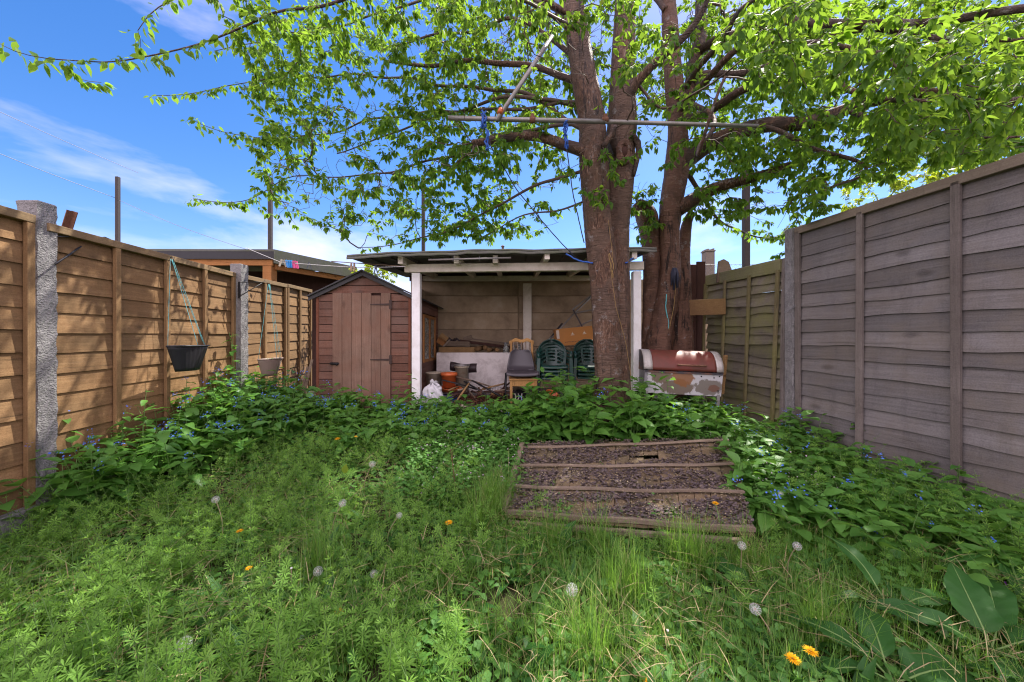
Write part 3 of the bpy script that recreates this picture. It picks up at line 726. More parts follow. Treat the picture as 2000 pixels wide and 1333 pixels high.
# ------------------------------------------------------------------ hanging troughs
def trough(px0,px1,pyt,pyb,Yc,m,label,string_m,top_px,top_py,plants):
    ang=math.atan2(1,-.114)
    c=at((px0+px1)/2,pyt,Yc); wid=.52 if not plants else .50
    t=thing('hanging_trough',label,'hanging planter',c,ang+(.10 if not plants else 0),'hanging troughs')
    h=.235 if not plants else .22; dp=.19
    # local +X along fence, -Y to garden
    def P(u,v):   # half bowl profile: back flat at y=.07
        th=math.pi*u; s=1-.42*v
        return (-math.cos(th)*wid/2*s, -.02-math.sin(th)*dp*.62*s*(1+.02*math.cos(u*90)), -h*v)
    mb=MB(); mb.grid(P,49,8); mb.grid(lambda u,v:((2*u-1)*wid/2*(1-.42*v),-.02,-h*v),6,6); mb.grid(lambda u,v:((2*u-1)*wid/2*.58,-.02-math.sin(math.pi*u)*dp*.62*.58*v,-h),20,4)
    mb.build('bowl',m,t,solid=.004)
    rim=[P(i/40,0) for i in range(41)]; mb=MB(); mb.tube([(x*1.02,y*1.03,.0) for x,y,z in rim],.008,6); mb.tube([(-wid/2,-.02,0),(wid/2,-.02,0)],.008,6); mb.build('rim',m,t)
    M_=MB(); M_.grid(lambda u,v:((2*u-1)*wid/2*.97,-.02-math.sin(math.pi*u)*dp*.58*v,-.035+.006*math.sin(u*40)),24,5); M_.build('compost',M['soil'],t)
    inv=Matrix.Rotation(-(ang+(.10 if not plants else 0)),3,'Z')
    top=inv@(at(top_px,top_py,Yc*1.005)-c); 
    for k,e in enumerate(((-wid/2,-.03,0),(wid/2,-.03,0),(-.03,-.02-dp*.6,0),(.10,-.02-dp*.55,0))):
        mb=MB(); tp=top+Vector((.012*(k-1.5),-.01,0)); e=Vector(e)
        pts=[tp.lerp(e,i/8)+Vector((random.uniform(-.004,.004),0,0)) for i in range(9)]; pts[0]=tp; pts[-1]=e
        mb.tube(pts,.0022,5); mb.build('string',string_m,t)
    mb=MB(); mb.tube([top+Vector((0,.02,.02)),top+Vector((0,-.02,.015)),top+Vector((0,-.03,-.02))],.004,5); mb.build('hook',M['black_metal'],t)
    return t
trough(320,398,676,728,3.44,M['black_plastic'],'black half round plastic trough hanging by teal strings',M['rope_teal'],333,507,False)
tb=trough(492,551,701,738,4.72,M['beige_plastic'],'beige ribbed plastic trough with seedlings hanging by pale strings',M['rope_teal'],524,556,True)
# cable and brackets on the fence
t=thing('fence_cable','black cable looped over the top of the amber panel beside the nearest post','cable',at(112,515,2.5))
O=Vector(t.location); mb=MB(); pts=[at(108,516,2.46),at(135,498,2.60),at(160,480,2.72),(at(185,468,2.84)),at(205,464,2.93),at(215,468,2.95),at(212,476,2.95)]
mb.tube([p-O for p in pts],.006,6); mb.tube([at(112,462,2.52)-O,at(150,463,2.66)-O,at(185,466,2.84)-O],.004,5); mb.tube([at(194,467,2.86)-O,at(204,475,2.90)-O,at(213,472,2.93)-O],.0035,5); mb.build('cable',M['black_plastic'],t)
t=thing('wall_bracket','black metal stay bracket on the concrete post between the troughs','bracket',at(468,565,4.4)); O=Vector(t.location)
mb=MB(); mb.beam(at(467,551,4.40)-O,at(467,583,4.40)-O,.02,.008); mb.tube([at(467,552,4.38)-O,at(520,551,4.62)-O],.004,5); mb.tube([at(467,580,4.38)-O,at(512,553,4.58)-O],.005,5); mb.build('stay',M['black_metal'],t)

# ------------------------------------------------------------------ shelter clutter
FZ=.375
o=MB(); p0=at(853,690,6.15); p1=at(1002,690,6.15); o.box(p0.x,p1.x,6.13,6.16,FZ+.02,at(0,689,6.15).z); wb=o.build('white_board',M['white_board'],bevel=.003); tag(wb,'stained white board standing upright at the shelter back','board')
t=thing('storage_bench','rough timber bench top behind the white board','bench',((p0.x+2.4)/2,6.38,FZ))
zt=at(0,689,6.15).z
mb=MB(); mb.box(-1.72,1.55,-.21,.2,zt-FZ-.06,zt-FZ-.02); mb.build('bench_top',M['old_plank'],t,bevel=.003)
for x in (-1.6,-.3,1.4):
    mb=MB(); mb.box(x-.03,x+.03,-.15,.12,0,zt-FZ-.061); mb.build('leg',M['old_plank'],t)
def lump(name,label,px,py,Y,L_,w_,h_,rz,ry,m,cat='timber',group='timber offcuts on the bench'):
    mb=MB(); mb.box(-L_/2,L_/2,-w_/2,w_/2,-h_/2,h_/2); o=mb.build(name,m,bevel=.004); o.location=at(px,py,Y); o.rotation_euler=(random.uniform(-.1,.1),ry,rz); return tag(o,label,cat,group)
lump('timber_plank','wide orange brown plank lying at the front of the bench by the shed',893,684,6.22,.62,.06,.10,.03,0,M['plank'])
lump('timber_plank','second brown plank lying on top of the wide front plank',890,672,6.27,.50,.07,.09,-.05,.03,M['old_plank'])
lump('timber_plank','long dark plank sloping down from the wood heap along the wall',950,673,6.42,.95,.05,.05,.05,.13,M['brown_wood'])
lump('timber_plank','long grey lath sloping above the dark plank',960,667,6.45,.8,.05,.025,.05,.12,M['old_plank'])
lump('timber_plank','short split board standing tilted over the wood heap',868,662,6.3,.20,.02,.11,.2,.7,M['plank'])
lump('timber_plank','short reddish board leaning on the heap end by the shed',862,668,6.26,.16,.03,.10,-.3,.5,M['orange_wood'])
lump('timber_plank','short tilted triangular offcut on the heap, farthest from the shed',914,662,6.4,.16,.03,.09,.1,-.35,M['old_plank'])
lump('timber_plank','thin pale strip crossing the heap end',872,671,6.2,.16,.02,.03,.2,-.8,M['deck_batten'])
for k,(px,py,r) in enumerate(((936,682,.042),(947,680,.04),(957,684,.035),(970,684,.032))):
    c=at(px,py,6.2); mb=MB(); mb.tube([(0,-.12,0),(0,.15,.01)],r,10,wob=lambda i,th:1+.06*math.sin(3*th+k)); o=mb.build('log',M['plank']); o.location=c; o.rotation_euler=(0,0,random.uniform(-.3,.3))
    tag(o,['cut log end beside the planks','cut log end, second from the planks','cut log end, third from the planks','small cut log end nearest the glass jars'][k],'log','cut logs on the bench')
mb=MB(); 
for k in range(8): 
    a=random.random()*6.28; mb.tube([(0,0,0),(.07*math.cos(a),.04*math.sin(a),.03+.03*random.random()),(.12*math.cos(a),.05*math.sin(a),random.uniform(-.01,.03))],.02,6)
o=mb.build('dark_rag',M['brown_plastic']); o.location=at(885,668,6.32); tag(o,'bundled dark rag lying on the timber heap','rag')
for k,(px,l,h) in enumerate(((988,'tall glass jar on the bench behind the charcoal chair',.17),(1003,'shorter glass jar beside the tall one',.13),(1013,'glass jar hidden partly by the wooden chair back',.14))):
    t=thing('glass_jar',l,'jar',Vector((at(px,0,6.22).x,6.22,zt-.018)),0,'glass jars on the bench')
    MB().lathe([(.0,.002),(.045,.003),(.048,.02),(.048,h*.6),(.03,h*.8),(.03,h),(.026,h),(.026,h*.8),(.043,h*.6),(.043,.01),(0,.008)],18).build('glass',M['glass'],t)
    MB().lathe([(0,h+.018),(.034,h+.018),(.034,h-.004),(.031,h-.004)],16).build('lid',M['wire'],t)

# floor things. base z=FZ
def fl(px,Y,z=FZ): return Vector((at(px,0,Y).x,Y,z))
# plastic bag
t=thing('plastic_bag','crumpled white plastic bag standing by the white shelter post','bag',fl(846,4.72,.32))
def bagf(u,v):
    th=2*math.pi*u; z=.36*v; r=(.13*(1-v**4*.35)+.012*math.sin(th*5+v*6)+.01*math.sin(th*9+v*15+1)+.008*math.sin(v*23+th*3))*(1 if v<.86 else 1-(v-.86)*4.2)
    return (r*math.cos(th)*1.0,r*math.sin(th)*.7,z+.02*math.sin(th*3))
mb=MB(); mb.grid(bagf,60,34); mb.build('bag',M['bag'],t)
mb=MB(); mb.grid(lambda u,v:(-.03+.10*u+.02*math.sin(v*7),.02*math.sin(u*5+v*3),.33+.10*v*(1-.4*u)+.01*math.sin(u*14)),10,8); mb.build('handle',M['bag'],t)
# small grey bin behind it
mb=MB(); mb.lathe([(0,.0),(.10,.0),(.125,.38),(.13,.38),(.13,.40),(.115,.40),(.09,.02),(0,.02)],20); o=mb.build('grey_bucket',M['clear_tub']); o.location=fl(848,5.5); tag(o,'pale grey bucket behind the white bag','bucket')
# orange pots
def pot(loc,label,r,h,m,rot=(0,0,0)):
    mb=MB(); mb.lathe([(0,0),(r*.74,0),(r*.93,h*.80),(r*1.04,h*.80),(r*1.06,h),(r*.99,h),(r*.9,h*.82),(r*.7,.02),(0,.02)],28); o=mb.build('flower_pot',m); o.location=loc; o.rotation_euler=rot
    return tag(o,label,'flower pot','orange plant pots')
b0=fl(877,5.28); zc=at(0,757,5.28).z
pot(Vector((b0.x,5.28,zc)),'orange plastic plant pot stacked on its saucer in the shelter',.118,.215,M['orange_plastic'])
mb=MB(); mb.lathe([(0,0),(.13,0),(.165,.045),(.172,.05),(.172,.056),(.155,.052),(.12,.012),(0,.012)],28); o=mb.build('pot_saucer',M['orange_plastic']); o.location=Vector((b0.x+.02,5.26,zc-.05)); o.rotation_euler=(.05,.06,0); tag(o,'orange plastic saucer under the orange plant pot','saucer')
pot(fl(1073,4.78)+Vector((0,0,.08)),'small orange pot behind the leaves under the green chairs',.09,.12,M['orange_plastic'],(.3,.4,0))
# paint tub with lid under the pot
t=thing('paint_tub','white and blue paint tub carrying the orange pot','paint tub',fl(878,5.2)); hh=zc-.06-FZ
MB().lathe([(0,0),(.125,0),(.132,hh*.93),(.14,hh*.94),(.14,hh),(0,hh)],24).build('tub',M['tin_white'],t)
MB().lathe([(.1285,hh*.12),(.1335,hh*.62)],24).build('label_band',M['tin_blue'],t)
MB().lathe([(.1345,hh*.78),(.1355,hh*.90)],24).build('rim_band',M['tin_blue'],t)
MB().lathe([(.145,hh-.015),(.17,hh),(.17,hh+.008),(0,hh+.008)],24).build('lid',M['brown_plastic'],t)
mb=MB(); mb.lathe([(0,0),(.045,0),(.045,.10),(.05,.10),(.05,.115),(0,.115)],18); o=mb.build('small_tin',M['clear_tub']); o.location=fl(901,4.76)+Vector((0,0,-.02)); o.rotation_euler=(1.2,.3,.4); tag(o,'small pale tin lying on its side beside the blue paint tub','tin')
# second pot stand: tall pale tub with lid ring
t=thing('lidded_tub','pale dirty cylindrical tub with a grey rim lid','tub',fl(902,5.55)); zt2=at(0,712,5.55).z-FZ
MB().lathe([(0,0),(.09,0),(.10,zt2-.05),(.115,zt2-.05),(.115,zt2-.02),(.0,zt2-.02)],22).build('tub',M['clear_tub'],t)
mb=MB(); mb.tube([(.118*math.cos(a*.2618),.118*math.sin(a*.2618),zt2-.012) for a in range(25)],.012,6); r_=mb.build('lid_rim',M['galv'],t)
# dark tray on a stand (spade-like)
t=thing('dark_paddle','dark plastic scoop standing upright behind the pale tub','scoop',fl(912,5.75)); z1=at(0,720,5.75).z-FZ
mb=MB(); mb.box(-.035,.035,-.012,.012,0,z1-.02); mb.build('handle',M['galv'],t,bevel=.004)
mb=MB(); mb.grid(lambda u,v:(-.26+.42*u,-.03-.05*math.sin(math.pi*v),z1+.095-.135*v-.03*u+(.012*math.cos(u*6.28))),14,8); mb.build('blade',M['brown_plastic'],t,solid=.012)
# debris heap
def heap():
    mb=MB(); V=[];T=[];r=[]
    n=2600
    cx=at(950,0,5.2).x
    for i in range(n):
        a=random.gauss(0,.34); b_=random.gauss(0,.26); x=cx+a*1.25; y=5.18+b_
        if not(-1.25<x<.62 and 4.64<y<6.1): continue
        hgt=.10*math.exp(-(a/.45)**2-(b_/.3)**2)
        z=FZ+random.uniform(.004,1)*hgt+.004; th=random.uniform(0,6.28); L_=random.uniform(.02,.05); w_=L_*random.uniform(.25,.6)
        d=Vector((math.cos(th),math.sin(th),random.uniform(-.5,.6))); s=Vector((-math.sin(th),math.cos(th),random.uniform(-.4,.4)))
        c=Vector((x,y,z)); b0=len(V); V+= [c-d*L_/2,c+s*w_/2+Vector((0,0,.008)),c+d*L_/2,c-s*w_/2]; T+= [(b0,b0+1,b0+2),(b0,b0+2,b0+3)]; r+= [random.random()]*4
    o=np_mesh('leaf_litter',V,T,r,M['litter']); tag(o,'reddish brown dead leaf litter heaped on the shelter floor','leaf litter',kind='stuff')
heap()
mnames=[('black_metal','dark metal bar'),('brown_wood','dark brown stick'),('plank','orange brown stick'),('old_plank','grey brown stick')]
sticks=[(898,752,5.0,.50,.35,.30,0,'dark metal bar lying from the pot toward the floor heap'),(930,760,4.95,.45,-.5,.42,0,'dark metal bar in the middle of the floor heap'),(945,757,5.05,.42,-.35,.45,0,'parallel dark bar beside the middle bar of the floor heap'),
 (958,764,4.9,.40,-.4,.42,0,'shortest of the parallel dark bars on the floor heap'),(905,765,4.85,.30,.9,-.75,2,'orange brown stick standing in the floor heap by the paint tub'),(960,757,5.1,.40,.2,-.25,2,'orange brown stick pointing at the wooden chair'),
 (975,767,4.95,.42,-.1,.05,1,'dark brown stick lying flat before the wooden chair'),(990,762,5.0,.35,.1,-.1,3,'grey stick near the wooden chair leg'),(925,746,5.2,.55,-.2,.25,3,'long grey stick crossing behind the floor heap'),(985,757,5.15,.22,.5,-.6,1,'short dark stick leaning up at the wooden chair')]
_r=random.Random(9)
for k in range(16):
    sticks.append((_r.uniform(885,1000),_r.uniform(758,774),_r.uniform(4.85,5.35),_r.uniform(.12,.34),_r.uniform(-1.4,1.4),_r.uniform(-.5,.5),_r.choice((1,1,2,3)),'short broken stick in the jumble on the shelter floor'))
for px,py,Y,L_,rz,ry,mi,l in sticks:
    mb=MB(); mb.tube([(-L_/2,0,0),(0,random.uniform(-.01,.01),.008),(L_/2,0,0)],.013 if mi else .011,7,wob=lambda i,th:1+.12*math.sin(2*th+i)); o=mb.build('metal_bar' if mi==0 else 'stick',M[mnames[mi][0]]); o.location=at(px,py,Y); o.rotation_euler=(0,ry,rz); tag(o,l,'bar' if mi==0 else 'stick','bars and sticks on the floor heap')
t=thing('wire_basket','small sagging wire basket leaning by the white board','wire basket',fl(972,5.6))
mb=MB()
for k in range(9):
    x=-.16+.04*k; mb.tube([(x,0,.0),(x,-.05,.10),(x+.01,-.04,.17-.004*(k-4)**2)],.003,4)
mb.tube([(-.17,-.04,.11),(0,-.045,.175),(.17,-.04,.11)],.005,5); mb.tube([(-.17,-.02,.04),(.17,-.02,.04)],.004,5); mb.build('wires',M['wire'],t)
mb=MB(); mb.lathe([(0,0),(.10,.01),(.13,.05),(.10,.09),(0,.11)],16); o=mb.build('straw_bundle',M['plank']); o.location=fl(974,5.45); o.scale=(1.1,.6,1); tag(o,'yellow brown straw bundle beside the wire basket','straw bundle')
# dark shoe-like bag with white marks under the chair
t=thing('black_bag','black and white bundled bag under the wooden chair','bag',fl(1012,5.15))
MB().grid(lambda u,v:((.12+.02*math.sin(u*19))*math.cos(6.28*u)*math.sin(math.pi*v)**.6,(.09)*math.sin(6.28*u)*math.sin(math.pi*v)**.6,.17*(1-v)+.02*math.sin(u*12.6)),26,14).build('bag',M['black_plastic'],t)
for k in range(3):
    MB().tube([(-.06+.05*k,-.095,.04),(-.03+.04*k,-.105,.09),(-.05+.05*k,-.08,.14)],.008,6).build('strap',M['white_board'],t)

# ------------------------------------------------------------------ chairs
def wood_chair():
    t=thing('wooden_chair','old wooden chair with spindle back standing under the charcoal shell chair','chair',fl(1021,4.98),.03)
    sh=at(0,741,4.9).z-FZ; tz=at(0,664,5.25).z-FZ; m=M['chair_wood']; W=.36
    mb=MB(); mb.box(-W/2-.012,W/2+.012,-.19,.20,sh-.01,sh+.018); mb.build('seat',m,t,bevel=.008)
    mb=MB(); mb.box(-W/2+.03,W/2-.03,-.17,-.15,sh-.085,sh-.011); mb.box(-W/2+.01,-W/2+.03,-.15,.16,sh-.085,sh-.011); mb.box(W/2-.03,W/2-.01,-.15,.16,sh-.085,sh-.011); mb.build('apron',m,t)
    for sx in (-1,1):
        mb=MB(); mb.beam((sx*(W/2-.015),-.165,0),(sx*(W/2-.015),-.165,sh-.011),.036,.036,up=(0,1,0)); mb.build('leg',m,t,bevel=.004)
        mb=MB(); mb.tube([(sx*(W/2-.02),.19,0),(sx*(W/2-.02),.165,sh),(sx*(W/2-.03),.29,tz-.01)],.017,8); mb.build('leg',m,t)
    mb=MB(); mb.grid(lambda u,v:((u-.5)*W*1.0,.285+.02*math.sin(math.pi*u),tz-.055+.05*v+(.028*(-math.cos(u*4*math.pi))*.5+.02*math.sin(math.pi*u))),25,4); mb.build('top_rail',m,t,solid=.024)
    for k in range(5):
        x=-.12+.06*k; mb=MB(); mb.tube([(x,.17,sh+.01),(x,.292,tz-.035)],.010,6); mb.build('spindle',M['deck_batten'],t)
wood_chair()
def shell_chair():
    zs=at(0,727,4.85).z-FZ
    t=thing('shell_chair','charcoal plastic shell chair with black steel legs set over the wooden chair','chair',fl(1019,4.95),.04)
    zt_=at(0,684,5.0).z-FZ; W=.40
    def S(u,v):
        x=(u-.5)
        if v<.5:
            k=v/.5; y=-.22+.38*k; z=zs-.012*math.sin(math.pi*k)+(.018*(abs(x)*2)**3); w=W*(1+.10*(1-k)-.02)
            if k<.12: z-=.05*(1-k/.12)**2
        else:
            k=(v-.5)/.5; a=min(k/.35,1); y=.16+.05*math.sin(a*math.pi/2)+.06*k; z=zs+(zt_-zs)*k**1.15; w=W*(1-.30*k**1.6)
            if k>.85: w*=1-.25*((k-.85)/.15)**2
            y-=.05*(abs(x)*2)**2*(1-.2*k)
        return (x*w,y,z)
    mb=MB(); mb.grid(S,22,40); mb.build('shell',M['dark_shell'],t,solid=.008)
    for sx in (-1,1):
        mb=MB(); mb.tube([(sx*.235,-.20,0),(sx*.215,-.16,zs-.04),(sx*.19,-.12,zs-.022),(sx*.19,.12,zs-.022),(sx*.215,.16,zs-.04),(sx*.245,.24,0)],.0115,8); mb.build('leg_frame',M['black_metal'],t)
shell_chair()
def green_chair(label,loc,rz):
    t=thing('green_chair',label,'chair',loc,rz,'stacked green plastic chairs'); m=M['green_plastic']; sh=.43; W=.44
    def seat(u,v):
        x=(u-.5); y=-.22+.42*v; w=W*(1-.10*v); z=sh-.02*v-.016*math.sin(math.pi*v)*(1-(2*x)**2)+.010*(2*abs(x))**2
        if v<.1: z-=.045*(1-v/.1)**2
        return (x*w,y,z)
    mb=MB(); mb.grid(seat,14,16); mb.build('seat',m,t,solid=.007)
    # back: arched outline with curved slots
    Ht=.44; nu,nv=33,36; mb=MB()
    def bk(u,v):
        x=(2*u-1); z=sh-.03+Ht*v; half=.215 if v<.35 else .215*math.sqrt(max(0.0,1-((v-.35)/.66)**2.4))+.004
        X=x*half*(1+.12*min(v*2,1)); y=.19+.15*v-.085*(x*x)
        return (X,y,z)
    vs=[bk(i/(nu-1),j/(nv-1)) for j in range(nv) for i in range(nu)]; fs=[]
    for j in range(nv-1):
        for i in range(nu-1):
            u=(i+.5)/(nu-1); v=(j+.5)/(nv-1); x=2*u-1
            hole=False
            for (v0,hw,th) in ((.86,.36,.045),(.70,.27,.035),(.58,.27,.035),(.46,.27,.035),(.34,.27,.035),(.22,.27,.04)):
                c=v0-.16*x*x-(.0)
                if abs(v-c)<th*.55 and abs(x)<hw: hole=True
            if .42<abs(x)<.80 and .12<v<.62-.25*abs(abs(x)-.6): 
                if abs(((v+.25*x*x)*7)%1-.5)<.28: hole=True
            if not hole: fs.append((j*nu+i,j*nu+i+1,(j+1)*nu+i+1,(j+1)*nu+i))
    mb.add(vs,fs,.5,True); mb.build('backrest',m,t,solid=.010)
    pts=[bk(0 if k<=1 else 1,0) for k in ()]
    edge=[bk(0,k/20) for k in range(21)]+[bk(1,1-k/20) for k in range(21)]
    mb=MB(); mb.tube([Vector(p)+Vector((0,-.004,0)) for p in edge],.012,7); mb.build('back_frame',m,t)
    for s in (-1,1):
        # arm
        mb=MB(); path=[(s*.245,.26,sh+.25),(s*.262,.16,sh+.225),(s*.268,.02,sh+.215),(s*.268,-.12,sh+.21),(s*.262,-.19,sh+.185),(s*.255,-.215,sh+.12)]
        mb.tube(path,[.017,.022,.024,.025,.023,.02],8); mb.build('armrest',m,t)
        # front leg with L section, rear leg
        mb=MB(); a,b=Vector((s*.255,-.215,sh+.12)),Vector((s*.285,-.255,0))
        mb.beam(a,b,.05,.012,up=(0,1,0)); mb.beam(a+Vector((s*.018,.02,0)),b+Vector((s*.018,.02,0)),.012,.045,up=(0,1,0)); mb.build('leg',m,t,bevel=.003)
        mb=MB(); a,b=Vector((s*.20,.18,sh-.01)),Vector((s*.245,.30,0)); mb.beam(a,b,.05,.012,up=(0,1,0)); mb.beam(a+Vector((s*.018,.02,0)),b+Vector((s*.018,.02,0)),.012,.045,up=(0,1,0)); mb.build('leg',m,t,bevel=.003)
    return t
ORD=['bottom chair','second chair up','third chair up','top chair']
proto=None
for (px,Y,rz,wh) in ((1080,5.15,.0,'beside the charcoal chair'),(1150,5.22,-.05,'half hidden by the cherry trunk')):
    for k in range(4):
        l=f'{ORD[k]} of the dark green plastic stack {wh}'; loc=fl(px,Y)+Vector((0,-.012*k,.052*k))
        if proto is None: proto=green_chair(l,loc,rz); proto.scale=(.86,.9,.88)
        else:
            c=copy_tree(proto); c.location=loc; c.rotation_euler=(0,0,rz); c['label']=l
# carton
t=thing('cardboard_box','tilted brown cardboard carton with printed marks behind the green chairs','box',at(1128,656,5.75),.06); t.rotation_euler=(0,-.10,.05)
mb=MB(); mb.box(-.34,.36,-.05,.25,-.14,.135); mb.build('carton',M['cardboard'],t,bevel=.004)
mb=MB(); mb.box(-.345,-.30,-.0535,-.0515,-.02,.115); mb.build('tape',M['card_tape'],t)
for x in (-.09,.10):
    mb=MB(); mb.prism([(x-.03,.015),(x+.03,.015),(x+.03,.022),(x-.03,.022)],-.0535,-.0515,'y'); mb.prism([(x-.018,.028),(x+.018,.028),(x+.014,.042),(x+.004,.048),(x,.075),(x-.004,.048),(x-.014,.042)],-.0535,-.0515,'y'); mb.build('print_mark',M['card_print'],t)
mb=MB()
for k in range(14): mb.box(-.22+.026*k,-.20+.026*k,-.0532,-.0515,-.09+.002*(k%3),-.083+.002*(k%3))
mb.build('print_line',M['black_plastic'],t)
t=thing('folding_frame','grey tubular folding metal frame leaning behind the carton','metal frame',at(1110,640,6.0)); O=Vector(t.location)
for pts in ([(1068,668,5.9),(1100,636,6.0),(1122,612,6.05),(1165,570,6.1)],[(1122,612,6.05),(1118,605,6.05),(1155,577,6.1),(1185,556,6.1)],[(1125,640,6.0),(1185,612,6.1)],[(1124,612,6.05),(1185,600,6.1)]):
    mb=MB(); mb.tube([at(*p)-O for p in pts],.014,8); mb.build('rail',M['galv'],t)
mb=MB(); mb.beam(at(1120,606,6.03)-O,at(1138,640,5.98)-O,.05,.02); mb.build('joint',M['brown_plastic'],t)
mb=MB(); mb.beam(at(1066,672,5.9)-O,at(1098,632,6.0)-O,.035,.02); mb.build('foot',M['black_plastic'],t)

# ------------------------------------------------------------------ barbecue
def bbq():
    c=at(1318,724,4.50); gz0=.33
    t=thing('barrel_barbecue','old barrel barbecue with rusty red lid on stained pale body','barbecue',(c.x,c.y,gz0),-.10); t.rotation_euler=(0,.035,-.13)
    L_=.45; zs=c.z-gz0; r=.245
    def lid(u,v):
        th=math.pi*(.02+.96*v); return ((2*u-1)*L_,-r*math.cos(th)*1.0,zs+r*1.02*math.sin(th))
    mb=MB(); mb.grid(lambda u,v: lid(.115+.80*u,v),30,22); mb.build('lid',M['bbq_red'],t,solid=.006)
    for (u0,u1) in ((0.0,.115),(.915,1.0)):
        mb=MB(); mb.grid(lambda u,v:(lid(u0+(u1-u0)*u,v)[0],lid(0,v)[1]*1.003,zs+(lid(0,v)[2]-zs)*1.003),4,22); mb.build('lid_band',M['bbq_band'],t,solid=.006)
    for s in (-1,1):
        n=20; poly=[(-r*math.cos(math.pi*k/n)*.99,zs+r*math.sin(math.pi*k/n)) for k in range(n+1)]
        mb=MB(); mb.prism(poly,s*L_*.985-.004,s*L_*.985+.004,'x'); mb.build('lid_end',M['bbq_end'],t)
    mb=MB(); zb=zs-.265; tb=.18
    pts=[(-r-.01,zs),(r+.01,zs),(tb,zb),(-tb,zb)]
    fr=L_-.015
    mb.add([(-fr,-r-.012,zs),(fr,-r-.012,zs),(fr,-r+.02,zb),(-fr,-r+.02,zb)],[(0,1,2,3)][:1],.2)
    mb.add([(-fr,r+.012,zs),(fr,r+.012,zs),(fr,r-.02,zb),(-fr,r-.02,zb)],[(3,2,1,0)],.2)
    for s in (-1,1): mb.add([(s*fr,-r-.012,zs),(s*fr,r+.012,zs),(s*fr,r-.02,zb),(s*fr,-r+.02,zb)],[(0,1,2,3)],.4)
    mb.add([(-fr,-r+.02,zb),(fr,-r+.02,zb),(fr,r-.02,zb),(-fr,r-.02,zb)],[(0,1,2,3)],.4)
    mb.build('body',M['bbq_body'],t,solid=.006)
    mb=MB(); mb.beam((-fr,-r-.018,zs-.006),(fr,-r-.018,zs-.006),.014,.022); mb.build('lip',M['bbq_end'],t)
    mb=MB(); y=-r-.03; z=zs+.085; mb.tube([(-.06,y+.025,z),(-.06,y-.02,z),(.24,y-.02,z),(.24,y+.025,z)],.011,8); mb.build('handle',M['rust'],t)
    for (x,z_) in ((.20,zs-.04),(.34,zs-.05),(-.32,zs-.05),(.39,zs-.2),(.40,zs-.03)): mb=MB(); mb.lathe([(0,.006),(.007,.005),(.009,0)],8,(x,-r-.012,z_),Matrix.Rotation(R(90),3,'X')); mb.build('bolt',M['black_metal'],t)
    for sx in (-1,1):
        for y in (-r+.03,r-.03):
            mb=MB(); mb.beam((sx*(fr-.03),y,-.02),(sx*(fr-.03),y,zb+.02),.035,.035,up=(0,1,0)); mb.build('leg',M['galv'],t)
    mb=MB(); mb.beam((fr-.30,-.05,-.02),(fr-.30,-.05,zb+.01),.04,.04,up=(0,1,0)); mb.build('strut',M['black_metal'],t)
bbq()
mb=MB(); mb.box(-.07,.07,-.05,.05,0,.10); mb.box(-.072,.072,-.052,.052,.082,.104); o=mb.build('small_carton',M['tin_white'],bevel=.003); o.location=at(1291,785,4.45); o.rotation_euler=(0,.1,.3); tag(o,'small white and dark carton under the barbecue','carton')
mb=MB(); mb.lathe([(0,0),(.035,0),(.035,.11),(.012,.14),(.012,.16),(0,.16)],14); o=mb.build('bottle',M['tin_blue']); o.location=at(1300,795,4.35); tag(o,'small blue bottle beside the carton under the barbecue','bottle')
mb=MB(); mb.box(-.02,.02,-.02,.02,0,.5); mb.box(-.12,.02,-.02,.02,.22,.26); o=mb.build('driftwood_stub',M['plank'],bevel=.005); o.location=(at(1410,0,4.6).x,4.6,at(0,733,4.6).z-.24); o.rotation_euler=(.1,.0,.4); tag(o,'rough split stake poking out behind the barbecue','stake')
# brown boards and plank in the corner
a=at(1360,0,5.45)
mb=MB()
for k in range(2):
    x=a.x-.14+.135*k; mb.box(x,x+.128,5.42,5.45,.30,at(0,518-6*k,5.45).z,M=None)
o=mb.build('corner_door',M['brown_wood'],bevel=.003); tag(o,'dark brown old door boards standing in the corner behind the cherry tree','door')
a=at(1338,602,5.0); b=at(1417,599,4.86)
mb=MB(); mb.beam(a,b,.03,.215,up=(0,0,1)); o=mb.build('cross_plank',M['plank'],bevel=.004); tag(o,'short wide orange brown plank fixed across the corner','plank')
a=at(1398,690,5.15); b=at(1416,515,5.15); mb=MB(); mb.beam((a.x,5.15,.3),b,.05,.06,up=(0,1,0)); o=mb.build('fence_stake',M['batten_g'],bevel=.003); tag(o,'leaning mossy stake beside the cross plank','stake')
a=at(1412,545,5.1); mb=MB(); mb.prism([(-.10,-.16),(.10,-.13),(.11,.02),(.07,.13),(.0,.17),(-.07,.14)],0,.03,'y'); o=mb.build('broken_board',M['old_plank'],bevel=.003); o.location=at(1414,530,5.02); tag(o,'pale broken board end sticking up over the mossy fence','board')
a=at(1395,0,5.6); mb=MB()
for k in range(4): mb.box(a.x-.30,a.x+.2,5.62,5.64,1.55+.16*k+.004,1.70+.16*k)
o=mb.build('mossy_boards',M['fence_g'],bevel=.003); tag(o,'short mossy boards closing the corner behind the stake','boards')

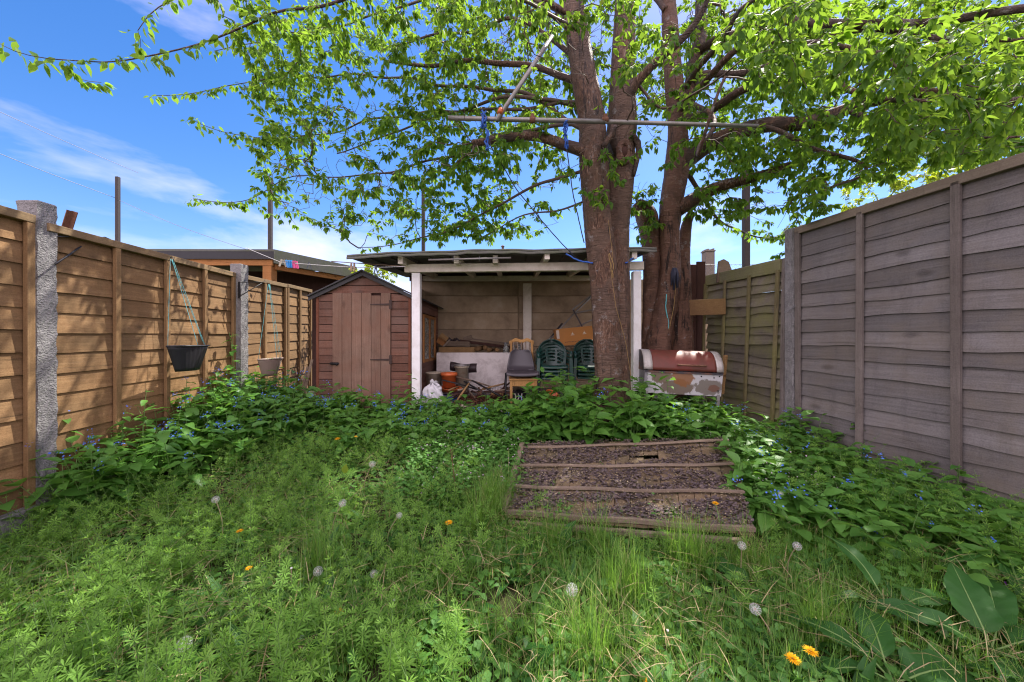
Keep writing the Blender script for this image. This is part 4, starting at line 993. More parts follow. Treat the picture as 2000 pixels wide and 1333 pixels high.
# ------------------------------------------------------------------ scaffold pipe and ropes
PY=3.82
t=thing('scaffold_pole','long grey scaffold pole fixed level across the cherry trunks','pole',at(1100,236,PY)); O=Vector(t.location)
mb=MB(); mb.tube([at(876,231,PY)-O,at(1180,238,PY)-O],.024,14); mb.build('tube',M['galv'],t)
mb=MB(); mb.tube([at(1180,238,PY)-O,at(1480,247,PY+.25)-O],.022,14); mb.build('tube',M['galv'],t)
for px in (1040,1182): 
    p=at(px,235,PY)-O; mb=MB(); mb.tube([p+Vector((-.03,0,0)),p+Vector((.03,0,0))],.031,12); mb.box(p.x-.02,p.x+.02,p.y-.02,p.y+.02,p.z+.02,p.z+.06); mb.build('clamp',M['rust'],t)
t=thing('diagonal_pole','grey scaffold pole rising diagonally from the level pole','pole',at(972,230,PY-.05)); O=Vector(t.location)
mb=MB(); mb.tube([at(970,236,PY-.05)-O,at(1078,72,PY+.35)-O],.024,14); mb.build('tube',M['galv'],t)
mb=MB(); mb.tube([at(975,222,PY-.05)-O,at(979,214,PY-.04)-O],.027,12); mb.build('tape',M['orange_plastic'],t)
def rope(label,pts,r,m,knots=()):
    t=thing('rope',label,'rope',pts[0]); O=Vector(pts[0]); mb=MB(); P=[]
    for i in range(len(pts)-1):
        for k in range(8): P.append(Vector(pts[i]).lerp(Vector(pts[i+1]),k/8)+Vector((random.uniform(-1,1),0,random.uniform(-1,1)))*r*.5)
    P.append(Vector(pts[-1])); mb.tube([p-O for p in P],r,6); mb.build('cord',m,t)
    for (p,m2,n,ln) in knots:
        mb=MB()
        for k in range(n):
            q=Vector(p)-O; pr=[q+Vector((random.uniform(-.028,.028),random.uniform(-.03,.03),.04-ln*j/5+random.uniform(-.02,.02))) for j in range(6)]
            mb.tube(pr,min(.008,r*1.6),6)
        mb.build('knot',m2,t)
    return t
rope('dark cord with blue knotted rope running from the level pole to the shelter roof',[at(945,232,PY),at(958,285,PY),at(1010,372,PY+.15),at(1075,452,PY+.3),at(1125,505,PY+.45),at(1150,514,PY+.5)],.006,M['rope_dark'],[(at(945,228,PY-.02),M['rope_blue'],6,.16),(at(950,262,PY-.02),M['rope_blue'],4,.2)])
rope('thin cord hanging straight from a blue knot close to the cherry trunk',[at(1104,240,PY),at(1107,295,PY),at(1120,385,PY+.05),at(1141,475,PY+.15)],.006,M['rope_dark'],[(at(1105,245,PY-.02),M['rope_blue'],4,.14),(at(1106,272,PY-.01),M['rope_blue'],3,.14)])
rope('blue rope sagging under the roof edge to the cherry trunk',[at(1105,496,4.2),at(1130,510,4.15),at(1158,514,4.05)],.009,M['rope_blue'])
rope('blue rope tied from the cherry trunk across to the second tree',[at(1222,514,4.1),at(1240,502,4.4),at(1262,492,4.9)],.009,M['rope_blue'])
rope('yellow twine wound down the front of the big cherry trunk',[at(1188,430,3.93),at(1197,500,3.90),at(1193,530,3.90),at(1203,600,3.88),at(1222,668,3.92),at(1233,740,3.95)],.0022,M['twine'],[(at(1194,500,3.89),M['twine'],2,.3)])
rope('blue grey cord looped round the reddish stems',[at(1302,575,4.72),at(1300,600,4.70),at(1306,632,4.70),at(1301,658,4.70)],.007,M['rope_teal'])
rope('yellow twine hanging beside the dark bundle',[at(1321,492,4.80),at(1320,560,4.74),at(1316,600,4.72),at(1307,645,4.70)],.0035,M['twine'])
t=thing('cloth_bundle','dark bundle of cloth strips hanging on the reddish stem','cloth',at(1316,535,4.72))
mb=MB()
for k in range(12):
    x=random.uniform(-.035,.035); mb.tube([(x*.4,random.uniform(-.03,.01),.07),(x,random.uniform(-.05,0),.0),(x*1.3,random.uniform(-.04,0),-.10-random.random()*.13)],[.012,.016,.01],6)
mb.build('strips',M['rope_dark'],t)

# ------------------------------------------------------------------ fallen roof panel
FLc=[at(983,1005,2.40),at(1475,1041,2.17),at(1420,857,3.36),at(1022,866,3.52)]
def pan(u,v,dz=0):
    a=FLc[0].lerp(FLc[1],u); b=FLc[3].lerp(FLc[2],u); p=a.lerp(b,v); p.z+=dz-.012*math.sin(math.pi*u)*math.sin(math.pi*v); return p
t=thing('fallen_roof_panel','weathered shed roof panel lying in the weeds with battens and flaking felt','roof panel',pan(.5,.5)); O=pan(.5,.5)
mb=MB(); n=15; random.seed(8)
for k in range(n):
    u0=k/n; u1=(k+1)/n-.0025
    segs=[(0,1)]
    if k==9: segs=[(0,.72),(.80,1)]
    if k==10: segs=[(0,.10),(.16,1)]
    if k==8: segs=[(0,.745),(.79,1)]
    for (v0,v1) in segs:
        dz=random.uniform(-.006,.004); q=[pan(u0,v0,dz),pan(u1,v0,dz),pan(u1,v1,dz),pan(u0,v1,dz)]
        vs=[p-O for p in q]+[p-O-Vector((0,0,.016)) for p in q]; mb.add(vs,[(0,1,2,3),(7,6,5,4),(0,4,5,1),(1,5,6,2),(2,6,7,3),(3,7,4,0)])
mb.build('boards',M['deck'],t)
for (va,vb) in ((.004,.004),(.27,.30),(.56,.60),(.86,.93)):
    mb=MB(); pr=[pan(i/16,va+(vb-va)*i/16+.006*math.sin(i*.9+va*9),.028) for i in range(17)]
    for i in range(16): mb.beam(pr[i]-O-Vector((0,0,.014 if va<.1 else 0)),pr[i+1]-O-Vector((0,0,.014 if va<.1 else 0)),.027,.014 if va>.1 else .026,r=.4+va)
    mb.build('batten',M['deck_batten'],t)
mb=MB(); mb.beam(pan(0,-.01,.02)-O,pan(0,.93,.02)-O,.045,.05); mb.build('side_rail',M['deck_batten'],t,bevel=.004)
mb=MB(); a=at(992,1022,2.36); b=at(1450,1058,2.13); mb.beam(a-O,b-O,.035,.03); mb.build('lower_rail',M['deck_batten'],t,bevel=.004)
# flakes
V=[];T=[];r=[]
random.seed(3)
gaps=wave1(4,1.0); gaps2=wave1(4,1.0)
n=0
while n<8500:
    u=random.random(); v=random.random()
    bare=(gaps(u*7+v*2)+gaps2(v*9-u*3))
    if bare>.45 and random.random()<.9: continue
    if any(abs(v-c)<.018 for c in (.0,.285,.58,.895)): continue
    if .58<u<.70 and .70<v<.82: continue
    n+=1
    c=pan(u,v,.006+random.random()*.014); th=random.uniform(0,6.28); Ls=random.uniform(.005,.017); Ws=Ls*random.uniform(.4,.9); cu=random.uniform(.001,.006)
    d=Vector((math.cos(th),math.sin(th),random.uniform(-.35,.35))); s=Vector((-math.sin(th),math.cos(th),random.uniform(-.35,.35)))
    b0=len(V)
    for i in (-1,0,1):
        for j in (-1,1): V.append(c+d*(Ls*i*(1-.25*random.random()))+s*(Ws*j*(.6+.4*random.random()))+Vector((0,0,cu*(abs(i)))))
    T+= [(b0,b0+2,b0+1),(b0+1,b0+2,b0+3),(b0+2,b0+4,b0+3),(b0+3,b0+4,b0+5)]; r+= [random.random()]*6
o=np_mesh('felt_flakes',V,T,r,M['flake']); tag(o,'dark curled felt flakes covering the fallen roof panel','felt flakes',kind='stuff')
V=[];T=[];r=[]
for k in range(2600):
    u=random.random(); v=random.random(); c=pan(u,v,.03); th=random.uniform(0,6.28); Ls=random.uniform(.005,.011)
    d=Vector((math.cos(th),math.sin(th),random.uniform(-.3,.3))); s=Vector((-math.sin(th),math.cos(th),.2)); b0=len(V)
    V+= [c-d*Ls,c+s*Ls*.4,c+d*Ls,c-s*Ls*.4]; T+= [(b0,b0+1,b0+2),(b0,b0+2,b0+3)]; r+= [random.random()]*4
o=np_mesh('dry_litter',V,T,r,M['dry_stem']); tag(o,'pale dry petals and seed litter scattered on the roof panel','litter',kind='stuff')
# ------------------------------------------------------------------ leaves (numpy)
def unit(a): return a/np.maximum(np.linalg.norm(a,axis=1,keepdims=True),1e-9)
LEAF_T=np.array([0,.28,.62,1.0]); LEAF_W=np.array([0,.92,.80,0])
def leaves(P,D,Nn,Ls,Ws,fold=.18,curl=.25,ts=LEAF_T,ws=LEAF_W,wavyamp=0.0):
    """base P, direction D, normal Nn -> verts, tris; each leaf is folded along the midrib and curls down"""
    n=len(P); D=unit(D); S=unit(np.cross(D,Nn)); Nn=unit(np.cross(S,D))
    Ls=np.asarray(Ls)[:,None]; Ws=np.asarray(Ws)[:,None]
    rows=[]; k=len(ts)
    cr=(np.asarray(curl) if np.ndim(curl) else np.full(n,curl))[:,None]
    for t,w in zip(ts,ws):
        c=P+D*Ls*t-Nn*Ls*(cr*t*t)
        if w==0: rows.append(c[:,None,:])
        else:
            o=S*Ws*(w*.5); up=Nn*Ws*(w*.5*fold)
            wa=0
            if wavyamp: wa=Nn*Ws*wavyamp*rng.uniform(-1,1,(n,1))
            wb=Nn*Ws*wavyamp*rng.uniform(-1,1,(n,1)) if wavyamp else 0
            rows.append(np.stack([c-o+up+wa,c,c+o+up+wb],1))
    V=np.concatenate(rows,1); m=V.shape[1]
    f=[]; i=1
    f+= [(0,2,1),(0,3,2)]
    nr=k-2
    for q in range(nr-1):
        a=1+3*q; b=a+3
        f+= [(a,a+1,b+1),(a,b+1,b),(a+1,a+2,b+2),(a+1,b+2,b+1)]
    a=1+3*(nr-1); tip=m-1
    f+= [(a,a+1,tip),(a+1,a+2,tip)]
    f=np.array(f)
    T=(f[None]+(np.arange(n)*m)[:,None,None]).reshape(-1,3)
    return V.reshape(-1,3),T,m
def perp(D):
    r=rng.normal(size=D.shape); return unit(r-D*np.sum(r*D,1,keepdims=True))
GAPS=[]
def gap_ground(px,py,r):
    Y=F*(H-.12)/(py-666.5)
    for _ in range(4):
        z=float(gz((px-1000)/F*Y,Y))+.12; Y=F*(H-z)/(py-666.5)
    p=at(px,py,Y); GAPS.append((np.array(p),r))
def gap_fence(px,py,r):
    Y=2050/(920-px); GAPS.append((np.array(at(px,py,Y)),r))
for q in ((540,1210,.24),(470,1290,.22),(100,1320,.20),(290,1150,.13),(690,930,.16),(665,1000,.10),(520,850,.16),(880,880,.13),(1090,912,.08),(1060,1012,.07),(1300,1010,.06),(1280,1085,.13),(1455,880,.15),(1490,940,.15),(420,1050,.14),(250,880,.16),(200,960,.16),(130,905,.14),(900,1150,.13),(760,1090,.12),(1060,1250,.12),(1720,960,.10),(1740,1040,.10),(350,1230,.13),(820,900,.14),(600,790,.12),(1180,840,.10),(380,860,.14),(1230,1300,.10)): gap_ground(*q)
_g=random.Random(4)
for _ in range(30):
    px_,py_=_g.uniform(30,1350),_g.uniform(860,1320); rr_=_g.uniform(.05,.13)
    for _k in range(3): gap_ground(px_+_g.uniform(-60,60),py_+_g.uniform(-40,40),rr_*_g.uniform(.6,1.1))
for q in ((150,800,.10),(165,745,.11),(185,690,.11),(205,640,.09),(150,640,.07),(250,820,.10),(268,760,.11),(288,700,.11),(306,640,.10),(322,590,.08),(326,540,.06),(352,650,.08),(368,610,.10),(388,565,.08),(400,700,.08),(436,560,.07),(450,690,.09),(505,720,.09),(518,670,.10),(532,620,.09),(548,570,.08),(580,600,.08),(90,560,.06),(92,700,.07),(92,800,.06),(18,690,.08),(30,800,.08),(478,620,.05),(478,560,.05)): gap_fence(*q)
SUN=np.array(sd)
def lit_gaps(P):
    k=np.ones(len(P),bool)
    for g,r in GAPS:
        d=P-g; t=d@SUN; dist=np.linalg.norm(d-t[:,None]*SUN,axis=1); k&=~((dist<r+.045)&(t>.6))
    return k
class Soup:
    def __init__(s): s.V=[];s.T=[];s.R=[];s.n=0
    def add(s,V,T,R):
        s.V.append(V); s.T.append(T+s.n); s.R.append(R); s.n+=len(V)
    def build(s,name,m,parent=None,sm=False):
        return np_mesh(name,np.concatenate(s.V),np.concatenate(s.T),np.concatenate(s.R),m,parent,sm)

# ------------------------------------------------------------------ trees
def spline(pts,step=.10):
    """pts list of (Vector, r) -> densely sampled with Catmull-Rom"""
    P=[p for p,_ in pts]; Rr=[r for _,r in pts]; out=[]
    for i in range(len(P)-1):
        p0=P[max(i-1,0)];p1=P[i];p2=P[i+1];p3=P[min(i+2,len(P)-1)]
        n=max(2,int((p2-p1).length/step))
        for k in range(n):
            t=k/n
            q=.5*((2*p1)+(p2-p0)*t+(2*p0-5*p1+4*p2-p3)*t*t+(-p0+3*p1-3*p2+p3)*t**3)
            out.append((q,Rr[i]+(Rr[i+1]-Rr[i])*t))
    out.append((P[-1],Rr[-1])); return out
def px_limb(l):  # (px,py,Y,half width px)
    return [(at(a,b,Y),hw/F*Y) for a,b,Y,hw in l]
def grow(name,label,base,trunks,limbs,tips,barkm,lm,group,leaf_len=(.058,.098),per=(3,6),spacing=.052,droop=.75,seed=1,twig_r=.0022,leaf_from=.010):
    rn=random.Random(seed)
    t=thing(name,label,'tree',base,0,group); O=Vector(base)
    # trunks
    mb=MB()
    for tr in trunks:
        sp=spline(px_limb(tr) if not isinstance(tr[0][0],Vector) else tr,.03)
        ph=[rn.uniform(0,6.28) for _ in range(6)]
        def wob(i,th,ph=ph,sp=sp):
            z=sp[i][0].z
            return 1+.045*math.sin(2*th+ph[0]+z*1.1)+.035*math.sin(3*th+ph[1]+z*1.9)+.022*math.sin(5*th+ph[2]+z*3.1)+.016*math.sin(9*th+ph[3]+z*5.)+.02*math.sin(z*7+ph[4])+.018*math.sin(17*th+z*9+ph[5])*math.sin(z*2.3+ph[1])+rn.uniform(-.022,.022)
        mb.tube([p-O for p,_ in sp],[r for _,r in sp],44,wob=wob)
    mb.build('trunk',barkm,t)
    nodes=[];par=[];rad=[];lim=[]
    for tr in trunks:
        sp=spline(px_limb(tr) if not isinstance(tr[0][0],Vector) else tr,.10)
        for i,(p,r) in enumerate(sp):
            nodes.append(p);par.append(len(nodes)-2 if i else -1);rad.append(r);lim.append(2)
    for lb in limbs:
        sp=spline(px_limb(lb) if not isinstance(lb[0][0],Vector) else lb,.08)
        # small natural wiggle
        a=[rn.uniform(0,6.28) for _ in range(3)]
        sp=[(p+Vector((math.sin(i*.55+a[0]),math.sin(i*.4+a[1]),math.sin(i*.62+a[2])))*min(.018,r*1.2+.004)*min(1,i/5),r) for i,(p,r) in enumerate(sp)]
        m=MB(); m.tube([p-O for p,_ in sp],[r for _,r in sp],12 if sp[0][1]>.03 else 8,wob=lambda i,th:1+.05*math.sin(3*th+i*.3)+rn.uniform(-.03,.03))
        m.build('limb',M['limb'] if sp[0][1]>.03 else M['twig'],t)
        for i,(p,r) in enumerate(sp):
            nodes.append(p);par.append(len(nodes)-2 if i else -1);rad.append(r);lim.append(1)
    NP=np.array([tuple(p) for p in nodes]); TP=np.array([tuple(p) for p in tips])
    # sort tips by distance to limbs
    dmin=np.array([np.min(np.linalg.norm(NP-tp,axis=1)) for tp in TP]); order=np.argsort(dmin)
    cap=len(NP)+len(TP)*14; A=np.zeros((cap,3)); A[:len(NP)]=NP; cnt=len(NP)
    rootd=np.zeros(cap); rootd[:cnt]=0
    ok=np.zeros(cap,bool); ok[:cnt]=np.array([(lim[i]==1) or nodes[i].z>2.6 for i in range(cnt)])
    pen=np.zeros(cap); pen[:cnt]=np.array([.35 if l==2 else 0 for l in lim])
    chains=[]
    for ti in order:
        tp=TP[ti]; dv=A[:cnt]-tp; d=np.linalg.norm(dv,axis=1)
        cost=d+pen[:cnt]+.22*rootd[:cnt]+np.where(ok[:cnt],0,50)+np.where(dv[:,2]>.9*d,.25*d,0)
        b=int(np.argmin(cost)); dist=d[b]
        if dist<.10: continue
        start=Vector(A[b]); end=Vector(tp); pb=par[b] if par[b]>=0 else b
        pdir=(start-Vector(A[pb])); 
        if pdir.length>1e-6: pdir.normalize()
        ctrl=start+(end-start)*.45+pdir*dist*.18+Vector((rn.gauss(0,.06),rn.gauss(0,.06),abs(rn.gauss(0,.10))+.06))*dist
        n=max(2,min(12,int(dist/.085))); ch=[b]
        for k in range(1,n+1):
            s=k/n; q=start*(1-s)**2+ctrl*(2*s*(1-s))+end*s*s
            q+=Vector((rn.gauss(0,1),rn.gauss(0,1),rn.gauss(0,1)))*.010
            A[cnt]=q; nodes.append(q); par.append(ch[-1]); rad.append(0); lim.append(0); ok[cnt]=True; rootd[cnt]=rootd[b]+dist*s; ch.append(cnt); cnt+=1
        chains.append(ch)
    # pipe model radii
    kids=[[] for _ in range(cnt)]
    for i in range(cnt):
        if par[i]>=0: kids[par[i]].append(i)
    area=np.zeros(cnt)
    for i in range(cnt-1,-1,-1):
        if lim[i]==0:
            a=sum(area[k] for k in kids[i]); area[i]=max(twig_r**2.2,a+ (1e-7)); rad[i]=area[i]**(1/2.2)
    mb=MB()
    for ch in chains:
        rs=[min(rad[ch[1]]*1.1,.03)]+[min(rad[k],.03) for k in ch[1:]]
        mb.tube([Vector(A[k])-O for k in ch],rs,5 if rs[0]>.006 else 4,caps=False)
    mb.build('twigs',M['twig'],t)
    # leaves
    PB=[];DB=[];LB=[];thin=[]
    for ch in chains:
        for a,b in zip(ch[:-1],ch[1:]):
            if rad[b]>leaf_from: continue
            p0=A[a]; p1=A[b]; seg=np.linalg.norm(p1-p0); axis=(p1-p0)/max(seg,1e-6)
            m=seg/spacing; m=int(m)+(1 if rn.random()<m-int(m) else 0)
            for _ in range(m):
                p=p0+(p1-p0)*rn.random()
                for _ in range(rn.randint(*per)):
                    th=rn.uniform(0,6.283); o=np.array([math.cos(th),math.sin(th),0.0])
                    d=o*.62+axis*.5+np.array([0,0,-droop*rn.uniform(.3,1.6)])
                    PB.append(p+o*.006); DB.append(d); LB.append(rn.uniform(*leaf_len)*rn.choice((.6,.85,1,1,1)))
        tipn=A[ch[-1]]; axis=A[ch[-1]]-A[ch[-2]]
        for _ in range(4):
            PB.append(tipn); DB.append(axis/np.linalg.norm(axis)*.9+np.array([rn.gauss(0,.5),rn.gauss(0,.5),-.35])); LB.append(rn.uniform(*leaf_len)*.85)
    for i in range(len(lim)):   # a few spurs on thin limbs
        if lim[i]==1 and rad[i]<.022:
            for _ in range(rn.randint(3,6)):
                th=rn.uniform(0,6.283); o=np.array([math.cos(th),math.sin(th),rn.uniform(-.3,.6)])
                PB.append(A[i]+o*rad[i]+np.array([rn.gauss(0,.03)]*3)); DB.append(o*.7+np.array([0,0,-droop])); LB.append(rn.uniform(*leaf_len))
    P=np.array(PB);D=unit(np.array(DB));Ls=np.array(LB); n=len(P)
    k_=lit_gaps(P); P=P[k_]; D=D[k_]; Ls=Ls[k_]; n=len(P)
    petl=.018; P=P+D*petl
    up=np.tile([0,0,1.],(n,1))+rng.normal(0,.42,(n,3)); Nn=up-D*np.sum(up*D,1,keepdims=True)
    V,T,k=leaves(P,D,Nn,Ls,Ls*rng.uniform(.42,.56,n),fold=.22,curl=rng.uniform(.05,.35,n))
    r=np.clip(rng.beta(2,2.2,n),0,.86); y=rng.random(n)<.025; r[y]=rng.uniform(.9,1,y.sum())
    np_mesh('crown',V-np.array(O),T,np.repeat(r,k),lm,t,sm=True)
    print(name,'tips',len(tips),'chains',len(chains),'leaves',n)
    return t
def ell(cx,cy,rx,ry,n,Y0,Y1,rn):
    out=[]
    while len(out)<n:
        a,b=rn.uniform(-1,1),rn.uniform(-1,1)
        if a*a+b*b>1: continue
        out.append(at(cx+a*rx,cy+b*ry,rn.uniform(Y0,Y1)))
    return out
def vol(x0,x1,y0,y1,z0,z1,n,rn):
    out=[]
    while len(out)<n:
        a,b,c=rn.uniform(-1,1),rn.uniform(-1,1),rn.uniform(-1,1)
        if a*a+b*b+c*c>1: continue
        out.append(Vector(((x0+x1)/2+a*(x1-x0)/2,(y0+y1)/2+b*(y1-y0)/2,(z0+z1)/2+c*(z1-z0)/2)))
    return out
rn=random.Random(21)
TA=[[(1189,840,4.08,36),(1188,740,4.10,26),(1184,660,4.12,25),(1181,580,4.14,25.5),(1175,500,4.15,27),(1168,430,4.15,27),(1160,330,4.15,28),(1155,235,4.15,27),(1140,150,4.15,24),(1124,50,4.15,22),(1106,-80,4.15,19),(1090,-240,4.2,13),(1075,-420,4.25,6)],
    [(1212,840,4.18,30),(1209,740,4.18,21.5),(1208,660,4.20,21),(1207,580,4.22,22),(1205,500,4.24,21.5),(1206,430,4.25,22),(1213,330,4.27,26),(1215,250,4.28,27),(1215,150,4.28,23),(1219,50,4.30,21),(1224,-80,4.3,17),(1235,-240,4.35,12),(1250,-420,4.4,6)]]
LA=[[(1152,300,4.12,13),(1110,284,4.08,10.5),(1060,271,4.05,9),(985,273,4.02,7.5),(922,275,4.0,6)],
    [(1150,170,4.15,12),(1060,134,4.25,9),(950,122,4.3,7.5),(860,124,4.35,6),(760,125,4.4,4)],
    [(1138,120,4.15,10),(1080,80,4.3,7),(1010,40,4.5,5.5),(900,62,4.65,4),(760,90,4.8,2.2)],
    [(1120,30,4.1,10),(1000,-30,3.9,8),(850,-40,3.75,6.5),(700,-10,3.6,5),(560,22,3.45,3.6),(480,50,3.3,3),(390,88,3.2,2.4),(280,108,3.1,2),(200,122,3.0,1.6),(100,118,2.9,1.3),(30,100,2.85,1),(-10,78,2.8,.8)],
    [(1150,215,4.2,8),(1040,190,4.4,6),(930,205,4.6,4.5),(840,235,4.7,3.4),(740,270,4.8,2.4),(660,300,4.85,1.5)],
    [(1150,260,4.2,8),(1010,180,4.5,6),(880,170,4.7,4.6),(770,150,4.8,3.4),(640,150,4.8,2.2),(560,150,4.7,1.6),(480,162,4.6,1.3),(400,178,4.5,1.1),(300,188,4.4,.8)],
    [(1158,330,4.2,6),(1080,350,4.4,5),(985,395,4.6,3.8),(900,440,4.75,2.8),(810,470,4.8,1.8),(700,485,4.85,1)],
    [(1152,390,4.3,4),(1090,410,4.5,3),(1010,425,4.6,2.2),(960,455,4.65,1.2)],
    [(1155,240,4.2,7),(1000,260,4.5,5),(860,310,4.7,3.6),(740,340,4.8,2.6),(640,345,4.8,1.8),(560,350,4.75,1.4),(470,395,4.65,1.2),(380,388,4.6,.8)],
    [(1150,200,4.2,6),(960,215,4.6,4.5),(780,225,4.8,3.2),(640,260,4.8,2),(530,270,4.7,1.4),(450,262,4.65,1.1),(370,232,4.6,.8)],
    [(1120,60,4.1,6),(900,-50,3.9,4.5),(650,-40,3.7,3),(420,-20,3.5,2),(310,15,3.45,1.5),(270,60,3.4,.9)],
    [(1125,40,4.15,6),(980,-20,4.5,5),(800,10,4.8,3.5),(660,50,4.9,2.3),(560,70,4.8,1.5),(420,100,4.6,.9)],
    [(1218,200,4.2,11),(1245,160,4.1,9),(1290,118,4.0,7.5),(1335,70,3.85,6.5),(1375,10,3.7,5),(1420,-80,3.5,3.5)],
    [(1205,300,4.15,8),(1195,262,4.05,7),(1200,240,3.98,7),(1195,262,3.95,6),(1180,290,3.95,5)],
    [(1225,255,4.2,6),(1245,280,4.12,6),(1246,305,4.12,5),(1240,340,4.12,4)],
    [(1225,150,4.25,5),(1300,210,4.0,4),(1360,180,3.6,3),(1450,120,3.1,2)],
    [(1130,60,4.0,6),(1060,20,3.5,5),(980,-30,3.0,4),(880,-120,2.6,2.6)]]
LA=[[(a,b,Y,hw*(1 if i in (0,12,13,14) else .62)) for a,b,Y,hw in l] for i,l in enumerate(LA)]
tipsA=[]
for e in ((800,150,330,185,330,3.7,5.0),(720,300,230,110,170,3.8,5.0),(655,405,135,48,46,4.4,5.1),(820,400,170,80,110,4.3,5.5),(980,430,120,50,42,4.4,5.5),(1000,150,180,200,210,3.6,5.8),(570,110,80,110,52,4.2,5.2),(1150,60,170,110,55,3.0,3.8),(1180,330,70,70,10,3.5,3.9),(1000,330,120,70,50,4.3,5.6),(1250,180,60,120,16,3.3,4.2),(1235,430,25,40,12,4.3,4.6),(1040,130,240,140,120,5.3,6.8),(900,60,200,80,50,5.2,6.4),(560,330,70,80,26,4.5,5.0),(500,40,60,40,18,3.3,3.7)):
    e=list(e); e[4]=int(e[4]*2.2); tipsA+=ell(*e,rn)
for lb in LA[3],LA[5],LA[8],LA[9],LA[10],LA[6]:
    sp=spline(px_limb(lb),.09)
    for (p,r) in sp[int(len(sp)*.55):]:
        tipsA.append(p+Vector((rn.gauss(0,.05),rn.gauss(0,.07),rn.gauss(-.02,.05))))
        
tipsA+=vol(-1.3,3.4,1.6,6.6,3.9,7.3,30,rn)
tA=grow('cherry_tree','large cherry tree with twin fused trunk before the shelter, branches spreading over the garden',(at(1190,0,4.13).x,4.13,.28),TA,LA,tipsA,M['bark'],M['leaf'],'cherry trees',seed=3)
O_=Vector(tA.location); q=at(1217,300,4.12)-O_
mb=MB()
for (rr,off) in ((.085,0),(.07,.025)):
    mb.tube([q+Vector((rr*.72*math.cos(a_*.3927),-.03-off*.6,rr*1.35*math.sin(a_*.3927))) for a_ in range(17)],.034-.3*off,10,caps=False,wob=lambda i,th:1+.18*math.sin(i*1.7+th*2))
mb.build('burl',M['bark_red'],tA)
mb=MB(); mb.lathe([(0,.035),(.05,.03),(.075,.0)],14,q+Vector((0,-.03,0)),Matrix.Rotation(R(90),3,'X')); mb.build('hollow',M['brown_wood'],tA)
TB=[[(1270,790,5.0,30),(1274,700,5.0,22),(1275,620,5.0,18),(1274,540,5.02,16.5),(1270,470,5.02,17),(1263,425,5.0,21),(1249,404,4.97,16),(1243,396,4.96,9)],
    [(1281,790,4.86,34),(1283,700,4.86,26),(1291,640,4.86,23),(1302,580,4.88,21),(1309,520,4.9,19.5),(1307,450,4.92,18.5),(1312,390,4.94,21),(1322,330,4.95,22),(1324,250,4.95,17),(1316,150,4.95,16),(1308,50,4.95,14),(1300,-80,4.95,11),(1292,-240,5,6)],
    [(1338,790,5.06,24),(1333,700,5.06,20),(1330,600,5.08,18),(1331,520,5.1,15),(1336,470,5.12,12),(1342,436,5.13,9),(1350,418,5.13,7),(1352,415,5.13,3)]]
LB_=[[(1328,322,4.95,17),(1360,296,4.9,15),(1400,272,4.8,13),(1450,256,4.7,12),(1510,245,4.6,11),(1580,240,4.45,10.5),(1640,222,4.3,10),(1700,196,4.2,9.5),(1790,180,4.0,8.5),(1880,198,3.9,6),(2000,190,3.8,4)],
    [(1322,410,4.92,13),(1360,388,4.8,11),(1420,362,4.6,8.5),(1480,342,4.4,7),(1550,324,4.2,6)],
    [(1322,255,4.95,14),(1345,190,5.0,13),(1362,100,5.05,12),(1372,10,5.1,10),(1380,-100,5.1,7)],
    [(1330,240,4.9,9),(1400,205,4.6,8),(1480,168,4.2,7),(1580,150,3.8,6),(1700,185,3.5,5),(1800,205,3.3,3.6)],
    [(1362,100,5.0,8),(1450,60,4.5,7),(1580,40,4.0,6.5),(1700,50,3.6,6),(1850,40,3.3,6),(2010,15,3.0,6)],
    [(1325,220,4.9,6),(1450,90,4.0,5),(1570,85,3.4,4.5),(1650,95,3.1,4),(1760,110,2.9,3)],
    [(1350,150,4.9,7),(1500,130,4.4,6),(1620,70,3.9,5),(1760,60,3.5,5),(1920,85,3.2,4),(2040,80,3.0,3)],
    [(1318,180,4.9,6),(1390,230,4.2,4.5),(1360,300,3.5,3.2),(1420,150,3.2,2.6)],
    [(1340,330,4.95,5),(1380,400,5.2,3),(1420,440,5.5,2),(1480,462,5.7,1.4),(1540,465,5.8,1)],
    [(1480,245,4.6,5),(1600,290,4.2,4),(1690,330,3.9,3),(1620,370,3.7,1.6)],
    [(1340,170,4.6,6),(1420,60,3.8,5),(1500,-30,3.0,4),(1620,-150,2.4,2.6)],
    [(1650,215,4.3,5),(1760,250,3.8,4),(1880,270,3.4,3),(2000,262,3.1,2)],
    [(1300,20,4.9,6),(1230,-60,5.4,5),(1150,-140,6,3)]]
LB_=[[(a,b,Y,hw*(1.2 if i in (0,1,4,5) else 1)) for a,b,Y,hw in l] for i,l in enumerate(LB_)]
tipsB=[]
for e in ((1450,140,200,170,240,4.4,6.4),(1750,110,300,150,300,3.4,5.6),(1620,300,170,70,100,3.7,5.2),(1420,390,90,40,34,4.2,5.2),(1500,395,60,30,16,3.9,4.6),(1850,260,190,70,110,2.9,4.8),(1600,90,200,90,50,2.3,3.2),(1850,170,160,140,60,2.2,2.9),(1330,230,90,120,24,4.0,4.7),(1270,440,22,30,8,4.6,4.9),(1500,300,120,60,56,3.6,5.4),(1590,385,40,40,14,3.2,3.8),(1530,450,60,25,10,4.8,5.7),(1300,110,190,140,85,5.5,6.9),(1500,60,200,90,50,5.6,6.9),(1362,395,40,38,14,4.8,5.2),(1265,380,35,26,14,4.6,4.95)):
    e=list(e); e[4]=int(e[4]*2.6); tipsB+=ell(*e,rn)
for k in range(14):
    tipsB.append(at(1545+rn.uniform(-30,25),rn.uniform(400,510),4.3+rn.uniform(-.2,.2)))
tipsB+=vol(.8,6.4,1.8,7.8,3.9,7.2,50,rn)
